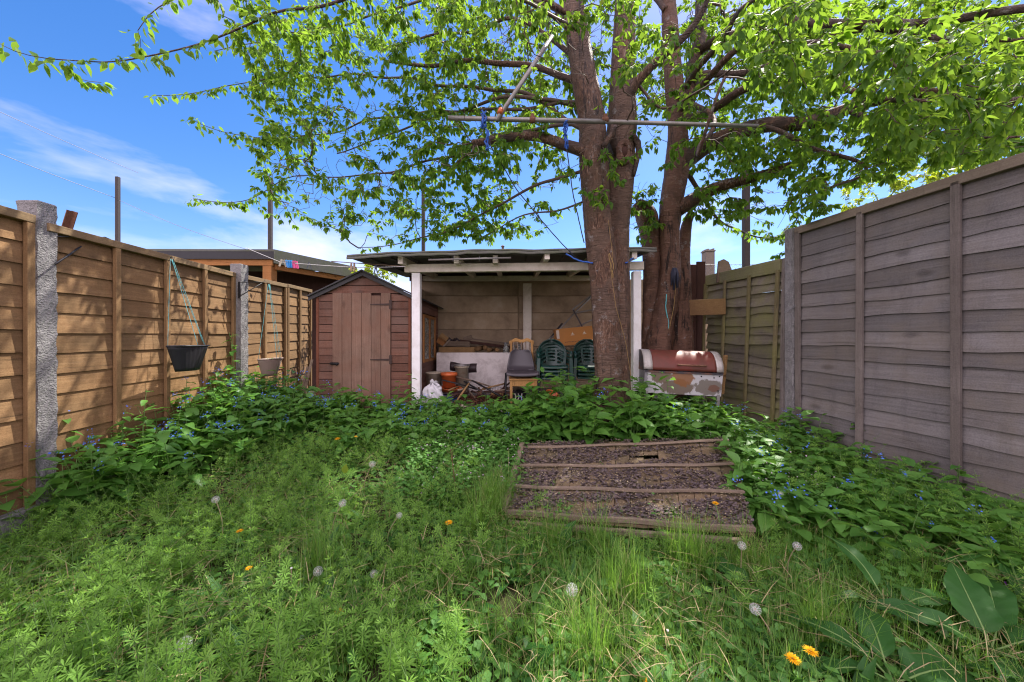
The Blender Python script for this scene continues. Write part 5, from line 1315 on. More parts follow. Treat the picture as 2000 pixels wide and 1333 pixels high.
grow('cherry_tree','reddish multi-stemmed cherry tree behind the barbecue',(at(1300,0,4.98).x,4.98,.30),TB,LB_,tipsB,M['bark_red'],M['leaf'],'cherry trees',seed=8)
# sunlit tree beyond the grey fence
c=at(1880,300,8.0)
tr=[[(Vector((c.x,8.0,.2)),.12),(Vector((c.x+.1,8.0,1.8)),.10),(Vector((c.x-.1,8.1,3.2)),.07),(Vector((c.x,8,4.6)),.03)]]
lbs=[[(Vector((c.x,8,2.6)),.05),(Vector((c.x-1.0,7.9,3.6)),.03),(Vector((c.x-1.8,7.8,4.3)),.012)],[(Vector((c.x,8,2.9)),.05),(Vector((c.x+1.2,7.9,4.0)),.03),(Vector((c.x+2,7.8,4.6)),.012)]]
tp=vol(c.x-2.6,c.x+3.2,6.6,9.4,3.0,6.0,420,rn)
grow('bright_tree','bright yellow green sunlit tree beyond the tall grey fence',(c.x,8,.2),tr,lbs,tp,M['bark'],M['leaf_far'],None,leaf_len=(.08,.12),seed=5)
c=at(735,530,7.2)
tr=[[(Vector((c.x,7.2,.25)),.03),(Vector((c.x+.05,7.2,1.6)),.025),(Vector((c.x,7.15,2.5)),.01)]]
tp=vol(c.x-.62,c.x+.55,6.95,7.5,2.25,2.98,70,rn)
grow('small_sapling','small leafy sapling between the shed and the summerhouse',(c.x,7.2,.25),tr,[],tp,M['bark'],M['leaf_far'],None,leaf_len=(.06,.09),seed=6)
# ------------------------------------------------------------------ ground vegetation
rng=np.random.default_rng(77)
dl=lambda x,y: x-(-2.90-.114*y)
dr=lambda x,y: (3.51-.14*y)-x
def inpanel(x,y,m=0.0):
    u0=np.interp(y,[2.2,3.55],[-.06,.11]); u1=np.interp(y,[2.15,3.4],[1.58,2.02])
    yl=np.interp(x,[-.06,1.6],[2.36,2.12]); yh=np.interp(x,[.1,2.0],[3.5,3.34])
    return (x>u0-m)&(x<u1+m)&(y>yl-m)&(y<yh+m)
def patch(x,y,s=1.0,ph=0.0):
    return .5+.25*(np.sin(x*2.3*s+ph+1.3*np.sin(y*1.7*s+ph))+np.sin(y*2.9*s-ph*1.7+1.1*np.sin(x*1.9*s)))
def scatter(n,x0,x1,y0,y1,dens):
    out=np.zeros((0,2))
    for _ in range(200):
        p=np.stack([rng.uniform(x0,x1,n),rng.uniform(y0,y1,n)],1)
        k=rng.random(n)<np.clip(dens(p[:,0],p[:,1]),0,1)
        out=np.concatenate([out,p[k]])
        if len(out)>=n: break
    return out[:n]
def stems(S,P3,tops,r,sides=3,seg=4,bend=.1):
    """thin tubes from P3 to tops; returns function position at t"""
    n=len(P3); mid=(P3+tops)/2+rng.normal(0,1,(n,3))*np.array([bend,bend,bend*.3])*np.linalg.norm(tops-P3,axis=1,keepdims=True)
    def pos(t):
        t=np.asarray(t)
        if t.ndim==0: t=np.full(n,float(t))
        t=t[:,None]; return P3*(1-t)**2+2*mid*t*(1-t)+tops*t*t
    V=[]
    for k in range(seg+1):
        c=pos(k/seg); rr=r*(1-.6*k/seg)
        for s in range(sides):
            th=2*math.pi*s/sides; V.append(c+np.array([math.cos(th),math.sin(th),0])*np.reshape(rr,(-1,1)))
    V=np.stack(V,1); f=[]
    for k in range(seg):
        for s in range(sides):
            a=k*sides+s; b=k*sides+(s+1)%sides; f+= [(a,b,b+sides),(a,b+sides,a+sides)]
    m=V.shape[1]; T=(np.array(f)[None]+(np.arange(n)*m)[:,None,None]).reshape(-1,3)
    S.add(V.reshape(-1,3),T,np.repeat(rng.random(n)*.8,m))
    return pos
def flowers(S,C,rad,petals=5,up=None):
    n=len(C); 
    Nn=unit((np.tile([0,-.5,.8],(n,1)) if up is None else up)+rng.normal(0,.35,(n,3)))
    A=perp(Nn); B=np.cross(Nn,A); V=[C]; 
    for k in range(petals*2):
        th=math.pi*k/petals; q=1.0 if k%2==0 else .55
        V.append(C+(A*math.cos(th)+B*math.sin(th))*(rad*q)[:,None]+Nn*(rad*.15)[:,None])
    V=np.stack(V,1); m=V.shape[1]; f=np.array([(0,1+k,1+(k+1)%(petals*2)) for k in range(petals*2)])
    T=(f[None]+(np.arange(n)*m)[:,None,None]).reshape(-1,3); S.add(V.reshape(-1,3),T,np.repeat(rng.random(n),m))
AT=np.array([0,.16,.40,.70,1.0]); AW=np.array([0,.72,1.0,.66,0])
def broad(name,label,P,height,leaf_L,n_leaf,m,flower_m=None,flower_frac=.4,top_h=None,spread=.14,parent=None,root=None,low=.12):
    n=len(P); z=gz(P[:,0],P[:,1]); P3=np.column_stack([P,z]); hh=height*rng.uniform(.6,1.15,n)
    tops=P3+np.column_stack([rng.normal(0,spread,n)*hh/.4,rng.normal(0,spread,n)*hh/.4,hh])
    SS=Soup(); pos=stems(SS,P3,tops,np.full(n,.0042)); LS=Soup(); pr=rng.random(n)*.5
    for k in range(n_leaf):
        t=low+(1-low)*(k+rng.uniform(0,.8,n))/n_leaf; t=np.clip(t,0,1); c=pos(t)
        th=k*2.4+rng.uniform(0,1.2,n)+np.arange(n)*1.7; o=np.column_stack([np.cos(th),np.sin(th),np.zeros(n)])
        el=rng.uniform(-.15,.65,n)+.25*(t-.4)
        d=o*np.cos(el)[:,None]; d[:,2]=np.sin(el)
        L_=leaf_L*rng.uniform(.6,1.2,n)*(1.05-.55*t)
        up=np.tile([0,0,1.],(n,1))+o*.0+rng.normal(0,.22,(n,3))
        V,T,q=leaves(c+o*.012,d,up,L_,L_*rng.uniform(.50,.66,n),fold=.28,curl=rng.uniform(.15,.6,n),ts=AT,ws=AW,wavyamp=.05)
        LS.add(V,T,np.repeat(np.clip(pr+rng.beta(2,2,n)*.4+.2*t*rng.random(n),0,1),q))
    if root is None:
        root=LS.build(name,m,None,True); tag(root,label,'plants',kind='stuff')
        SS.build('stems',M['stem'],root)
    if flower_m is not None:
        FS=Soup(); k=np.where(rng.random(n)<flower_frac)[0]
        for rep in range(10):
            c=tops[k]+rng.normal(0,.020,(len(k),3))+np.array([0,0,.012]); flowers(FS,c,rng.uniform(.005,.0085,len(k)))
        FS.build('blooms',flower_m,root)
    return root
BARE=[(2.05,-1.5,.16),(2.2,-.44,.13),(1.68,-.05,.14),(2.1,-2.1,.14),(1.62,.41,.11),(2.5,-.85,.15),(1.53,-1.9,.14),(1.41,-.82,.09),(1.8,1.03,.12),(1.9,-.95,.10),(2.9,-1.3,.12)]
def gard(x,y):
    f=((dl(x,y)>.06)&(dr(x,y)>.06)&(y<4.72)).astype(float)
    for (by,bx,br) in BARE: f=f*(1-.93*np.exp(-((x-bx)**2*.6+(y-by)**2*1.5)/br**2))
    return f
# broad leaved, blue flowered weeds
def d1(x,y):
    lim=.35+.62*np.clip(y-2.3,0,3)
    return gard(x,y)*(dl(x,y)<lim)*(y>2.35)*(x<.1)*np.where(patch(x,y,1.4,.4)>.25,1,.5)*np.clip((lim-dl(x,y))/.25,0,1)*np.clip((dl(x,y)-.02)/.1,0,1)
P=scatter(360,-3.45,.1,2.3,4.6,d1)
broad('blue_flowered_weeds','leafy weeds with small blue flowers along the amber fence',P,.53*np.clip(1.15-.5*dl(P[:,0],P[:,1]),.55,1.1),.205,8,M['alkanet'],M['blue_petal'],.18)
def d2(x,y):
    return gard(x,y)*(y>3.52+.10*np.sin(x*5)-.25*(x<.0))*(x>-1.9)*(x<2.35)*np.clip((4.62-y)/.15,0,1)*np.where(inpanel(x,y,-.02),0,1)
P=scatter(230,-1.9,.35,3.4,4.62,d2)
broad('shelter_front_weeds','leafy weeds filling the ground in front of the shelter',P,.27,.185,8,M['alkanet'],M['blue_petal'],.12)
P=scatter(170,.15,2.4,3.45,4.45,lambda x,y:d2(x,y))
broad('tree_foot_weeds','tall broad leaved weeds around the foot of the big cherry tree',P,np.where(P[:,0]<1.5,.56,.30)*np.where(P[:,0]<.5,.75,1),.25,9,M['alkanet'],M['blue_petal'],.03)
def d3(x,y):
    return gard(x,y)*(dr(x,y)<1.0+.55*np.clip(y-1.2,0,1.2)/1.2)*(y>1.15)*(y<3.75)*np.where(inpanel(x+.13,y,.0),0,1)*np.where(patch(x,y,1.6,2.)>.3,1,.35)*(1-.4*(y<1.9))
P=scatter(270,1.2,3.4,1.15,3.75,d3)
broad('grey_fence_weeds','broad leaved weeds with a few blue flowers along the tall grey fence',P,.28*np.clip(.45+.35*(P[:,1]-1.2),.5,1.15),.19,8,M['alkanet'],M['blue_petal'],.14)
# individual taller shoots
def shoot(px,pyt,Y,leafL,nl,label,group=None,n=1,fl=True):
    x=at(px,0,Y).x; z0=float(gz(x,Y)); zt=at(px,pyt,Y).z
    t=thing('tall_weed',label,'plant',(x,Y,z0),0,group); P3=np.zeros((n,3)); tops=np.column_stack([rng.normal(0,.03,n),rng.normal(0,.03,n),np.full(n,zt-z0)])
    SS=Soup(); pos=stems(SS,P3,tops,np.full(n,.005),bend=.05); SS.build('stem',M['stem'],t)
    LS=Soup()
    for k in range(nl):
        tt=.25+.75*(k+rng.uniform(0,.6,n))/nl; c=pos(tt); th=k*2.4+rng.uniform(0,1,n); o=np.column_stack([np.cos(th),np.sin(th),np.zeros(n)])
        el=rng.uniform(-.2,.5,n); d=o*np.cos(el)[:,None]; d[:,2]=np.sin(el); L_=leafL*rng.uniform(.7,1.15,n)*(1.1-.45*tt)
        V,T,q=leaves(c,d,np.tile([0,0,1.],(n,1))+rng.normal(0,.2,(n,3)),L_,L_*.56,fold=.25,curl=.35,ts=AT,ws=AW,wavyamp=.05); LS.add(V,T,np.repeat(rng.beta(2,2,n),q))
    LS.build('leaves',M['alkanet'],t,True)
    if fl:
        FS=Soup(); 
        for r_ in range(8): flowers(FS,tops+rng.normal(0,.022,(n,3)),np.full(n,.007))
        FS.build('blooms',M['blue_petal'],t)
SG='tall weeds standing above the bed'
shoot(456,650,4.25,.13,14,'leafy green shoot climbing the concrete post between the troughs',SG,2,False)
shoot(430,725,4.0,.14,16,'bushy shoot under the black trough, near the post',SG,3)
shoot(545,735,4.35,.13,12,'shoot standing below the beige trough',SG,2)
shoot(115,795,2.62,.12,12,'blue flowered shoot against the nearest concrete post',SG,2)
shoot(190,850,2.75,.13,12,'blue flowered shoot between nearest concrete post and first batten',SG,2)
shoot(770,745,4.45,.13,10,'thin shoot in front of the shed door edge',SG,1,False)
shoot(800,728,4.55,.12,10,'thin shoot at the foot of the white shelter post',SG,1,False)
shoot(1253,738,4.3,.15,12,'leafy shoot against the barbecue end by the white post',SG,2,False)
shoot(1320,770,4.1,.14,10,'leafy shoot before the barbecue middle',SG,1,False)
shoot(1865,905,2.5,.14,10,'leafy shoot at the second batten of the tall grey panel',SG,2,False)
shoot(1545,800,3.6,.11,14,'leafy shoot at the foot of the pale concrete post',SG,3,False)
shoot(1715,935,2.7,.13,12,'blue flowered shoot before the first batten of the grey panel',SG,2)
shoot(1700,1040,2.2,.12,12,'tall blue flowered shoot before the dock leaves',SG,2)

for k,(px,py,Y) in enumerate(((285,760,3.1),(240,800,2.9),(360,740,3.5),(405,735,3.9),(500,740,4.2),(590,745,4.4),(610,770,4.2),(345,790,3.1),(470,775,3.7),(560,790,3.9),(165,870,2.6),(640,775,4.3))):
    shoot(px,py,Y,.14,12,'tall blue flowered weed rising above the bed along the amber fence',SG,1,k%3!=0)
for k,(px,py,Y) in enumerate(((1590,850,3.3),(1640,880,3.0),(1500,850,3.3),(1740,950,2.5),(1800,980,2.3),(1580,900,2.8),(1900,1000,2.1))):
    shoot(px,py,Y,.13,12,'tall leafy weed rising above the bed along the grey fence',SG,1,k%2==0)
# cleavers: whorls of narrow leaves
CT=np.array([0,.5,1.0]); 
def cleavers(name,label,P,height,whorls,per,leafL,lean=.35,m=None):
    n=len(P); z=gz(P[:,0],P[:,1]); P3=np.column_stack([P,z]); hh=height*rng.uniform(.45,1.2,n)
    th=rng.uniform(0,6.28,n); ln=rng.uniform(0,lean,n)*hh*1.6
    tops=P3+np.column_stack([np.cos(th)*ln,np.sin(th)*ln,hh])
    SS=Soup(); pos=stems(SS,P3,tops,np.full(n,.0022),seg=3,bend=.16); LS=Soup(); pr=rng.random(n)*.55; sz=rng.uniform(.65,1.15,n)
    ax=unit(tops-P3)
    for k in range(whorls):
        t=.18+.82*(k+.5*rng.random(n))/whorls; t=np.clip(t,0,1); c=pos(t); a=perp(ax); b=np.cross(ax,a); ph=rng.uniform(0,6.28,n)
        LL=leafL*rng.uniform(.75,1.15,n)*(1.15-.65*t**2)*sz
        for j in range(per):
            q=ph+6.283*j/per; o=a*np.cos(q)[:,None]+b*np.sin(q)[:,None]
            d=unit(o+ax*(.18+.75*t[:,None]**3)); L_=LL*rng.uniform(.85,1.1,n); s=np.cross(d,ax); s=unit(s); w=L_*.10
            V=np.stack([c,c+d*(L_*.6)[:,None]-s*w[:,None]-ax*(L_*.05)[:,None],c+d*L_[:,None]-ax*(L_*.12)[:,None],c+d*(L_*.6)[:,None]+s*w[:,None]-ax*(L_*.05)[:,None]],1)
            f=np.array([(0,1,2),(0,2,3)]); T=(f[None]+(np.arange(n)*4)[:,None,None]).reshape(-1,3)
            LS.add(V.reshape(-1,3),T,np.repeat(np.clip(pr+rng.beta(2,2.5,n)*.35+.25*t**2,0,1),4))
    root=LS.build(name,m or M['cleavers']); tag(root,label,'weeds',kind='stuff'); SS.build('stems',M['stem'],root); return root
def c1(x,y):
    lft=np.clip((.1-x-.25*np.sin(y*2.))/.8,0,1)
    return gard(x,y)*lft*(y<3.5)*np.where(patch(x,y,1.9,3.)>.38,1,.22)*np.clip((y-.75)/.2,0,1)
P=scatter(1750,-3.3,.4,.8,3.5,c1)
cleavers('whorled_weeds','tangled whorled cleavers carpeting the garden beside the amber fence',P,.26,6,7,.038,.95)
P=scatter(300,-3.0,-.2,.9,2.0,lambda x,y: c1(x,y)*(patch(x,y,1.3,1.2)>.45))
cleavers('tall_whorled_weeds','taller pale tipped cleavers standing out of the carpet',P,.34,7,8,.044,.4)
P=scatter(620,.6,3.3,.85,3.4,lambda x,y: gard(x,y)*(dr(x,y)<1.15)*np.where(inpanel(x,y,.02),0,1)*(patch(x,y,1.2,.7)>.35))
cleavers('fence_side_whorled_weeds','cleavers scrambling through the weeds beside the grey fence',P,.30,6,7,.042,.5)
P=scatter(260,-1.0,2.2,.9,2.3,lambda x,y: gard(x,y)*np.where(inpanel(x,y,.02),0,.6)*(patch(x,y,1.7,5.)>.5))
cleavers('lawn_whorled_weeds','scattered small cleavers in the long grass',P,.18,4,7,.038,.6)
# grass
def grass(name,label,P,hh,width,m,clump=0):
    n=len(P); z=gz(P[:,0],P[:,1]); P3=np.column_stack([P,z-.004]); th=rng.uniform(0,6.283,n)
    h=hh*rng.uniform(.45,1.25,n); ln=h*rng.uniform(.05,.85,n); o=np.column_stack([np.cos(th),np.sin(th),np.zeros(n)]); s=np.column_stack([-np.sin(th),np.cos(th),np.zeros(n)])*(width*rng.uniform(.6,1.3,n))[:,None]
    rows=[]
    for k in range(4):
        t=k/4; c=P3+o*(ln*t**1.9)[:,None]; c[:,2]+=h*(t-.28*t*t*(ln/h)); w=1-t*.75
        rows+= [c-s*w,c+s*w]
    c=P3+o*ln[:,None]; c[:,2]+=h*(1-.30*(ln/h)); rows.append(c)
    V=np.stack(rows,1); f=[]
    for k in range(3): a=2*k; f+= [(a,a+1,a+3),(a,a+3,a+2)]
    f+= [(6,7,8)]; T=(np.array(f)[None]+(np.arange(n)*9)[:,None,None]).reshape(-1,3)
    r=np.clip(rng.beta(2,2,n)*.85,0,1); dry=rng.random(n)<.11; r[dry]=1
    tag(np_mesh(name,V.reshape(-1,3),T,np.repeat(r,9),m),label,'grass',kind='stuff')
def g1(x,y): return gard(x,y)*(y<3.3)*np.where(inpanel(x,y,.01),0,1)*np.where(x>-.7,1,.5)*np.clip((2.9-y)/.4,.12,1)*(.35+.65*(patch(x,y,1.8,.2)>.35))
P=scatter(40000,-3.2,3.3,.75,3.3,g1)
grass('lawn_grass','long unmown grass across the front of the garden',P,.15,.0017,M['grassb'])
P=np.concatenate([np.column_stack([rng.normal(a,.05,k),rng.normal(b,.05,k)]) for a,b,k in ((-.14,2.42,700),(-.10,2.6,380),(-.2,2.25,300),(.55,1.72,260),(1.0,1.95,240),(-1.0,1.9,160),(1.3,1.5,200),(.3,1.35,260),(.25,2.12,160),(.5,2.08,200),(.95,2.0,220),(1.3,1.95,200))])
grass('grass_tufts','taller dense grass tufts beside the fallen roof panel',P,.33,.0017,M['grassb'])
n=2600; P=scatter(n,-2.6,2.6,.85,3.2,lambda x,y: gard(x,y)*np.where(inpanel(x,y,.01),0,1)*(patch(x,y,2.1,1.)>.35))
z=gz(P[:,0],P[:,1])+rng.uniform(.01,.13,n); th=rng.uniform(0,6.28,n); LL=rng.uniform(.05,.22,n); o=np.column_stack([np.cos(th),np.sin(th),rng.uniform(-.25,.35,n)]); s_=np.column_stack([-np.sin(th),np.cos(th),np.zeros(n)])*.0014
c0=np.column_stack([P,z]); V=np.stack([c0-s_,c0+s_,c0+o*(LL*.5)[:,None]+np.array([0,0,.012])+s_,c0+o*(LL*.5)[:,None]+np.array([0,0,.012])-s_,c0+o*LL[:,None]],1)
T=(np.array([(0,1,2),(0,2,3),(3,2,4)])[None]+(np.arange(n)*5)[:,None,None]).reshape(-1,3)
tag(np_mesh('dry_grass',V.reshape(-1,3),T,np.repeat(rng.random(n),5),M['straw']),'pale dead grass stalks tangled through the lawn','dry grass',kind='stuff')
# low herbs: small round leaves everywhere, dissected bright patch by the panel
def herbs(name,label,P,height,L0,nl,m,flower=None,ff=.2,wr=.75):
    n=len(P); z=gz(P[:,0],P[:,1]); P3=np.column_stack([P,z]); LS=Soup(); SS=Soup()
    hh=height*rng.uniform(.4,1.2,n); tops=P3+np.column_stack([rng.normal(0,.04,n),rng.normal(0,.04,n),hh]); pos=stems(SS,P3,tops,np.full(n,.0016),seg=2)
    for k in range(nl):
        th=rng.uniform(0,6.283,n); o=np.column_stack([np.cos(th),np.sin(th),np.zeros(n)]); t=rng.uniform(.35,1,n); c=pos(t)+o*(L0*rng.uniform(.2,1.3,n))[:,None]
        el=rng.uniform(-.2,.5,n); d=o*np.cos(el)[:,None]; d[:,2]=np.sin(el); L_=L0*rng.uniform(.6,1.3,n)
        V,T,q=leaves(c,d,np.tile([0,0,1.],(n,1))+rng.normal(0,.25,(n,3)),L_,L_*wr,fold=.15,curl=.3); LS.add(V,T,np.repeat(rng.beta(2,2,n),q))
    root=LS.build(name,m,None,True); tag(root,label,'ground cover',kind='stuff'); SS.build('stems',M['stem'],root)
    if flower is not None:
        FS=Soup(); k=np.where(rng.random(n)<ff)[0]
        for r_ in range(2): flowers(FS,tops[k]+rng.normal(0,.02,(len(k),3))+np.array([0,0,.015]),rng.uniform(.005,.008,len(k)))
        FS.build('blooms',flower,root)
def h1(x,y): return gard(x,y)*np.where(inpanel(x,y,.0),0,1)*(((x<.15)&(x>-.85)&(y>2.55)&(y<3.95))|((x>1.55)&(x<2.35)&(y>2.35)&(y<3.7)))
P=scatter(1500,-.9,2.4,2.4,3.95,h1)
herbs('pink_flowered_herbs','low soft herbs with tiny pale pink flowers edging the fallen roof panel',P,.20,.034,10,M['herb'],M['pink_petal'],.12)
def h2(x,y): return gard(x,y)*np.where(inpanel(x,y,.01),0,1)*(y<4.2)
P=scatter(5200,-3.3,3.3,.8,4.2,h2)
herbs('ground_cover','low round leaved ground cover under the taller weeds',P,.075,.042,6,M['herb'],wr=.7)
# a few creeping bits over the panel
P=np.array([(at(1160,0,3.1).x,3.05),(at(1085,0,2.55).x,2.5),(at(1290,0,2.4).x,2.4),(at(1380,0,2.4).x,2.45),(at(1300,0,2.5).x,2.5),(at(1095,0,2.5).x,2.42),(at(1310,0,2.7).x,2.6)])
P=np.repeat(P,5,0)+rng.normal(0,.035,(35,2)); zold=gz
gz_=gz
def gz(x,y): return gz_(x,y)+.05
herbs('panel_sprouts','small green sprouts growing up through the roof panel',P,.10,.03,6,M['herb'])
gz=gz_
# clumps of longer lance leaves in the lawn
P=scatter(150,-1.6,2.2,.95,2.4,lambda x,y: gard(x,y)*np.where(inpanel(x,y,.03),0,1))
P=np.repeat(P,5,0)
def lance():
    n=len(P); z=gz(P[:,0],P[:,1]); th=rng.uniform(0,6.283,n); o=np.column_stack([np.cos(th),np.sin(th),np.zeros(n)]); el=rng.uniform(.35,1.25,n); d=o*np.cos(el)[:,None]; d[:,2]=np.sin(el)
    L_=rng.uniform(.07,.17,n); V,T,q=leaves(np.column_stack([P,z]),d,np.tile([0,0,1.],(n,1))-o*.3,L_,L_*rng.uniform(.22,.36,n),fold=.25,curl=rng.uniform(.1,.6,n),ts=AT,ws=AW,wavyamp=.12)
    o_=np_mesh('dandelion_leaves',V,T,np.repeat(rng.beta(2,2,n),q),M['dock'],None,True); tag(o_,'toothed dandelion leaf rosettes in the grass','leaves',kind='stuff')
lance()
# docks with big leaves
DT=np.linspace(0,1,13); DW=np.array([0,.62,.86,.97,1.0,.99,.95,.88,.78,.65,.48,.27,0])
def dock(px,py,Y,label,lv,zb=None):
    x=at(px,0,Y).x; z=float(gz(x,Y)) if zb is None else zb
    t=thing('dock_plant',label,'plant',(x,Y,z+(.05 if px>1600 else 0)),0,'dock plants in the weeds'); t.scale=(.95,.95,.95) if px>1600 else (1,1,1)
    for (th,el,L_,wr,cu,st) in lv:
        d=Vector((math.cos(th)*math.cos(el),math.sin(th)*math.cos(el),math.sin(el))); nn=Vector((-math.cos(th)*math.sin(el)+rng.normal(0,.15),-math.sin(th)*math.sin(el)+rng.normal(0,.15),math.cos(el))); sd_=d.cross(nn).normalized(); nn=sd_.cross(d).normalized()
        ph=rng.uniform(0,6.28,4); tw=rng.uniform(-.5,.5); nu,nv=11,34
        def pt(u,v):
            x=2*u-1; w=float(np.interp(v,DT,DW))*(1+.05*math.sin(v*17+ph[0]+x)+.03*math.sin(v*31+ph[1]))
            c=d*(L_*v)-nn*(L_*cu*1.3*v*v)+sd_*(L_*.05*math.sin(v*2.5+ph[2]))
            hgt=.30*abs(x)*w+.22*abs(x)**2.5*math.sin(v*13+ph[0]+1.5*(x>0))*w+.10*x*math.sin(v*6+ph[1])+tw*x*v*.5+.045*math.sin(v*42-abs(x)*7)*(.3+.7*abs(x))*w
            return c+d*st+sd_*(x*w*L_*wr*.5)+nn*(hgt*L_*wr*.42)
        mb=MB(); mb.grid(pt,nu,nv,rng.uniform(.15,.8)); lf=mb.build('leaf',M['dock'],t)
        mid=[Vector((0,0,0))]+[pt(.5,q/12)+nn*.0012 for q in range(13)]
        mb=MB(); mb.tube(mid,[.0038]*2+[.0036*(1-.07*q) for q in range(12)],6); mb.build('midrib',M['midrib'],lf)
a=math.pi
dock(1935,1290,1.42,'large dock nearest the grey fence with one tall upright leaf',[(1.0,.95,.30,.46,.45,.06),(-.1,.35,.36,.42,.35,.08),(2.6,.5,.30,.36,.5,.08),(.6,.55,.40,.34,.4,.12),(-2.2,.25,.22,.5,.3,.05),(-1.2,.3,.2,.5,.3,.05)])
dock(1745,1333,1.28,'dock with a broad pale leaf lying toward the camera corner',[(.1,.40,.28,.52,.45,.05),(2.9,.35,.20,.45,.5,.05),(1.2,.6,.30,.36,.6,.07),(-1.4,.2,.20,.5,.3,.04),(2.1,.5,.28,.33,.5,.07)])
dock(1745,1160,1.62,'dock with drooping leaves under the blue flowered shoot',[(.2,.5,.32,.34,.7,.08),(2.9,.4,.28,.34,.6,.08),(1.5,.8,.3,.3,.5,.1),(-1.2,.3,.2,.4,.4,.05)])
dock(1975,1140,1.9,'dock leaning out from the foot of the grey fence',[(a,.5,.32,.32,.6,.08),(2.2,.7,.3,.3,.6,.08),(-2.4,.4,.3,.34,.5,.08),(.6,.5,.25,.3,.5,.06)])
dock(1090,1070,2.05,'dock sprouting at the front edge of the roof panel',[(.9,1.0,.17,.38,.4,.06),(2.9,.30,.17,.32,.6,.06),(2.2,.75,.14,.36,.3,.05),(-.6,.6,.12,.4,.4,.04),(.2,.8,.14,.34,.4,.05)])
dock(1490,1130,1.78,'dock with one long pointed leaf right of the dandelion clock on it',[(2.25,.55,.26,.36,.45,.07),(.5,.5,.18,.36,.5,.05),(-2.0,.3,.16,.36,.4,.05)])
dock(1168,1310,1.36,'dock with one narrow upright leaf in the front grass',[(1.7,1.15,.11,.45,.15,.05),(-.9,.5,.08,.5,.3,.03),(2.6,.5,.08,.5,.3,.03)])
dock(625,1200,1.62,'dock half hidden in the cleavers beside the yellow dandelion',[(.5,.55,.15,.42,.4,.05),(2.6,.4,.14,.4,.4,.05),(1.6,.9,.12,.4,.3,.05)])
dock(210,905,2.62,'dock below the first batten of the sunlit panel',[(-1.2,.5,.16,.44,.5,.08),(-.3,.6,.15,.42,.4,.08),(-2.3,.5,.14,.42,.4,.08)])
# dandelions
def dandelion(kind,px,py,Y,label,r=None,tilt=0):
    c=at(px,py,Y); z=float(gz(c.x,c.y)); t=thing('dandelion_clock' if kind=='clock' else 'dandelion',label,'dandelion',(c.x,c.y,z),0,'dandelion seed clocks' if kind=='clock' else 'yellow dandelions')
    h=max(c.z-z,.03); bend=Vector((random.uniform(-.03,.03),random.uniform(-.03,.03),0)); top=Vector((0,0,h))
    mb=MB(); pts=[bend*(1-s/8)*2+top*(s/8)+bend*math.sin(s/8*math.pi) for s in range(9)]
    mb.tube(pts,[.0028-.0001*i for i in range(9)],7); mb.build('stem',M['dry_stem'] if kind=='clock' else M['stem'],t)
    if kind=='clock':
        r=r or .019; n=80; i=np.arange(n); ph=np.arccos(1-2*(i+.5)/n); th=i*2.39996; D=np.column_stack([np.sin(ph)*np.cos(th),np.sin(ph)*np.sin(th),np.cos(ph)])
        S=Soup(); B=np.array(top)+D*r*.22; A=perp(D); A2=np.cross(D,A); w=r*.016
        tip=np.array(top)+D*r*.86
        V=np.stack([B-A*w,B+A*w,tip],1); T=np.array([(0,1,2)])[None]+(np.arange(n)*3)[:,None,None]; S.add(V.reshape(-1,3),T.reshape(-1,3),np.full(n*3,.6))
        for k in range(6):
            q=2*math.pi*k/6+rng.uniform(0,1,(n,1)); o=A*np.cos(q)+A2*np.sin(q); side=np.cross(D,o)*r*.017
            e=np.array(top)+D*r*(.98+.04*rng.random((n,1)))+o*r*.27
            V=np.stack([tip-side,tip+side,e],1); T=np.array([(0,1,2)])[None]+(np.arange(n)*3)[:,None,None]; S.add(V.reshape(-1,3),T.reshape(-1,3),np.repeat(rng.random(n),3))
        S.build('seed_head',M['fluff'],t)
        mb=MB(); mb.lathe([(0,-r*.24),(r*.17,-r*.16),(r*.22,0),(r*.17,r*.15),(0,r*.22)],10,top); mb.build('core',M['seed_core'],t)
    else:
        r=r or .017; S=Soup()
        for (n,q,el) in ((26,1.0,.12),(22,.8,.45),(16,.55,.85),(8,.35,1.2)):
            th=2*math.pi*np.arange(n)/n+rng.uniform(0,.2,n); o=np.column_stack([np.cos(th),np.sin(th),np.zeros(n)]); d=o*math.cos(el); d[:,2]=math.sin(el)+rng.uniform(-.12,.12,n)
            base=np.tile(np.array(top),(n,1))+o*r*.08; V,T,k=leaves(base,d,np.tile([0,0,1.],(n,1)),r*q*rng.uniform(.85,1.15,n),np.full(n,r*.22),fold=.1,curl=.12); S.add(V,T,np.repeat(rng.random(n),k))
        hd=S.build('flower_head',M['yellow_petal'],t); 
        mb=MB(); mb.lathe([(.0,-.012),(.004,-.011),(.006,-.004),(.005,.002),(0,.004)],8,top); mb.build('sepals',M['stem'],t)
        t.rotation_euler=(random.uniform(0,.12),random.uniform(-.1,.1),0)
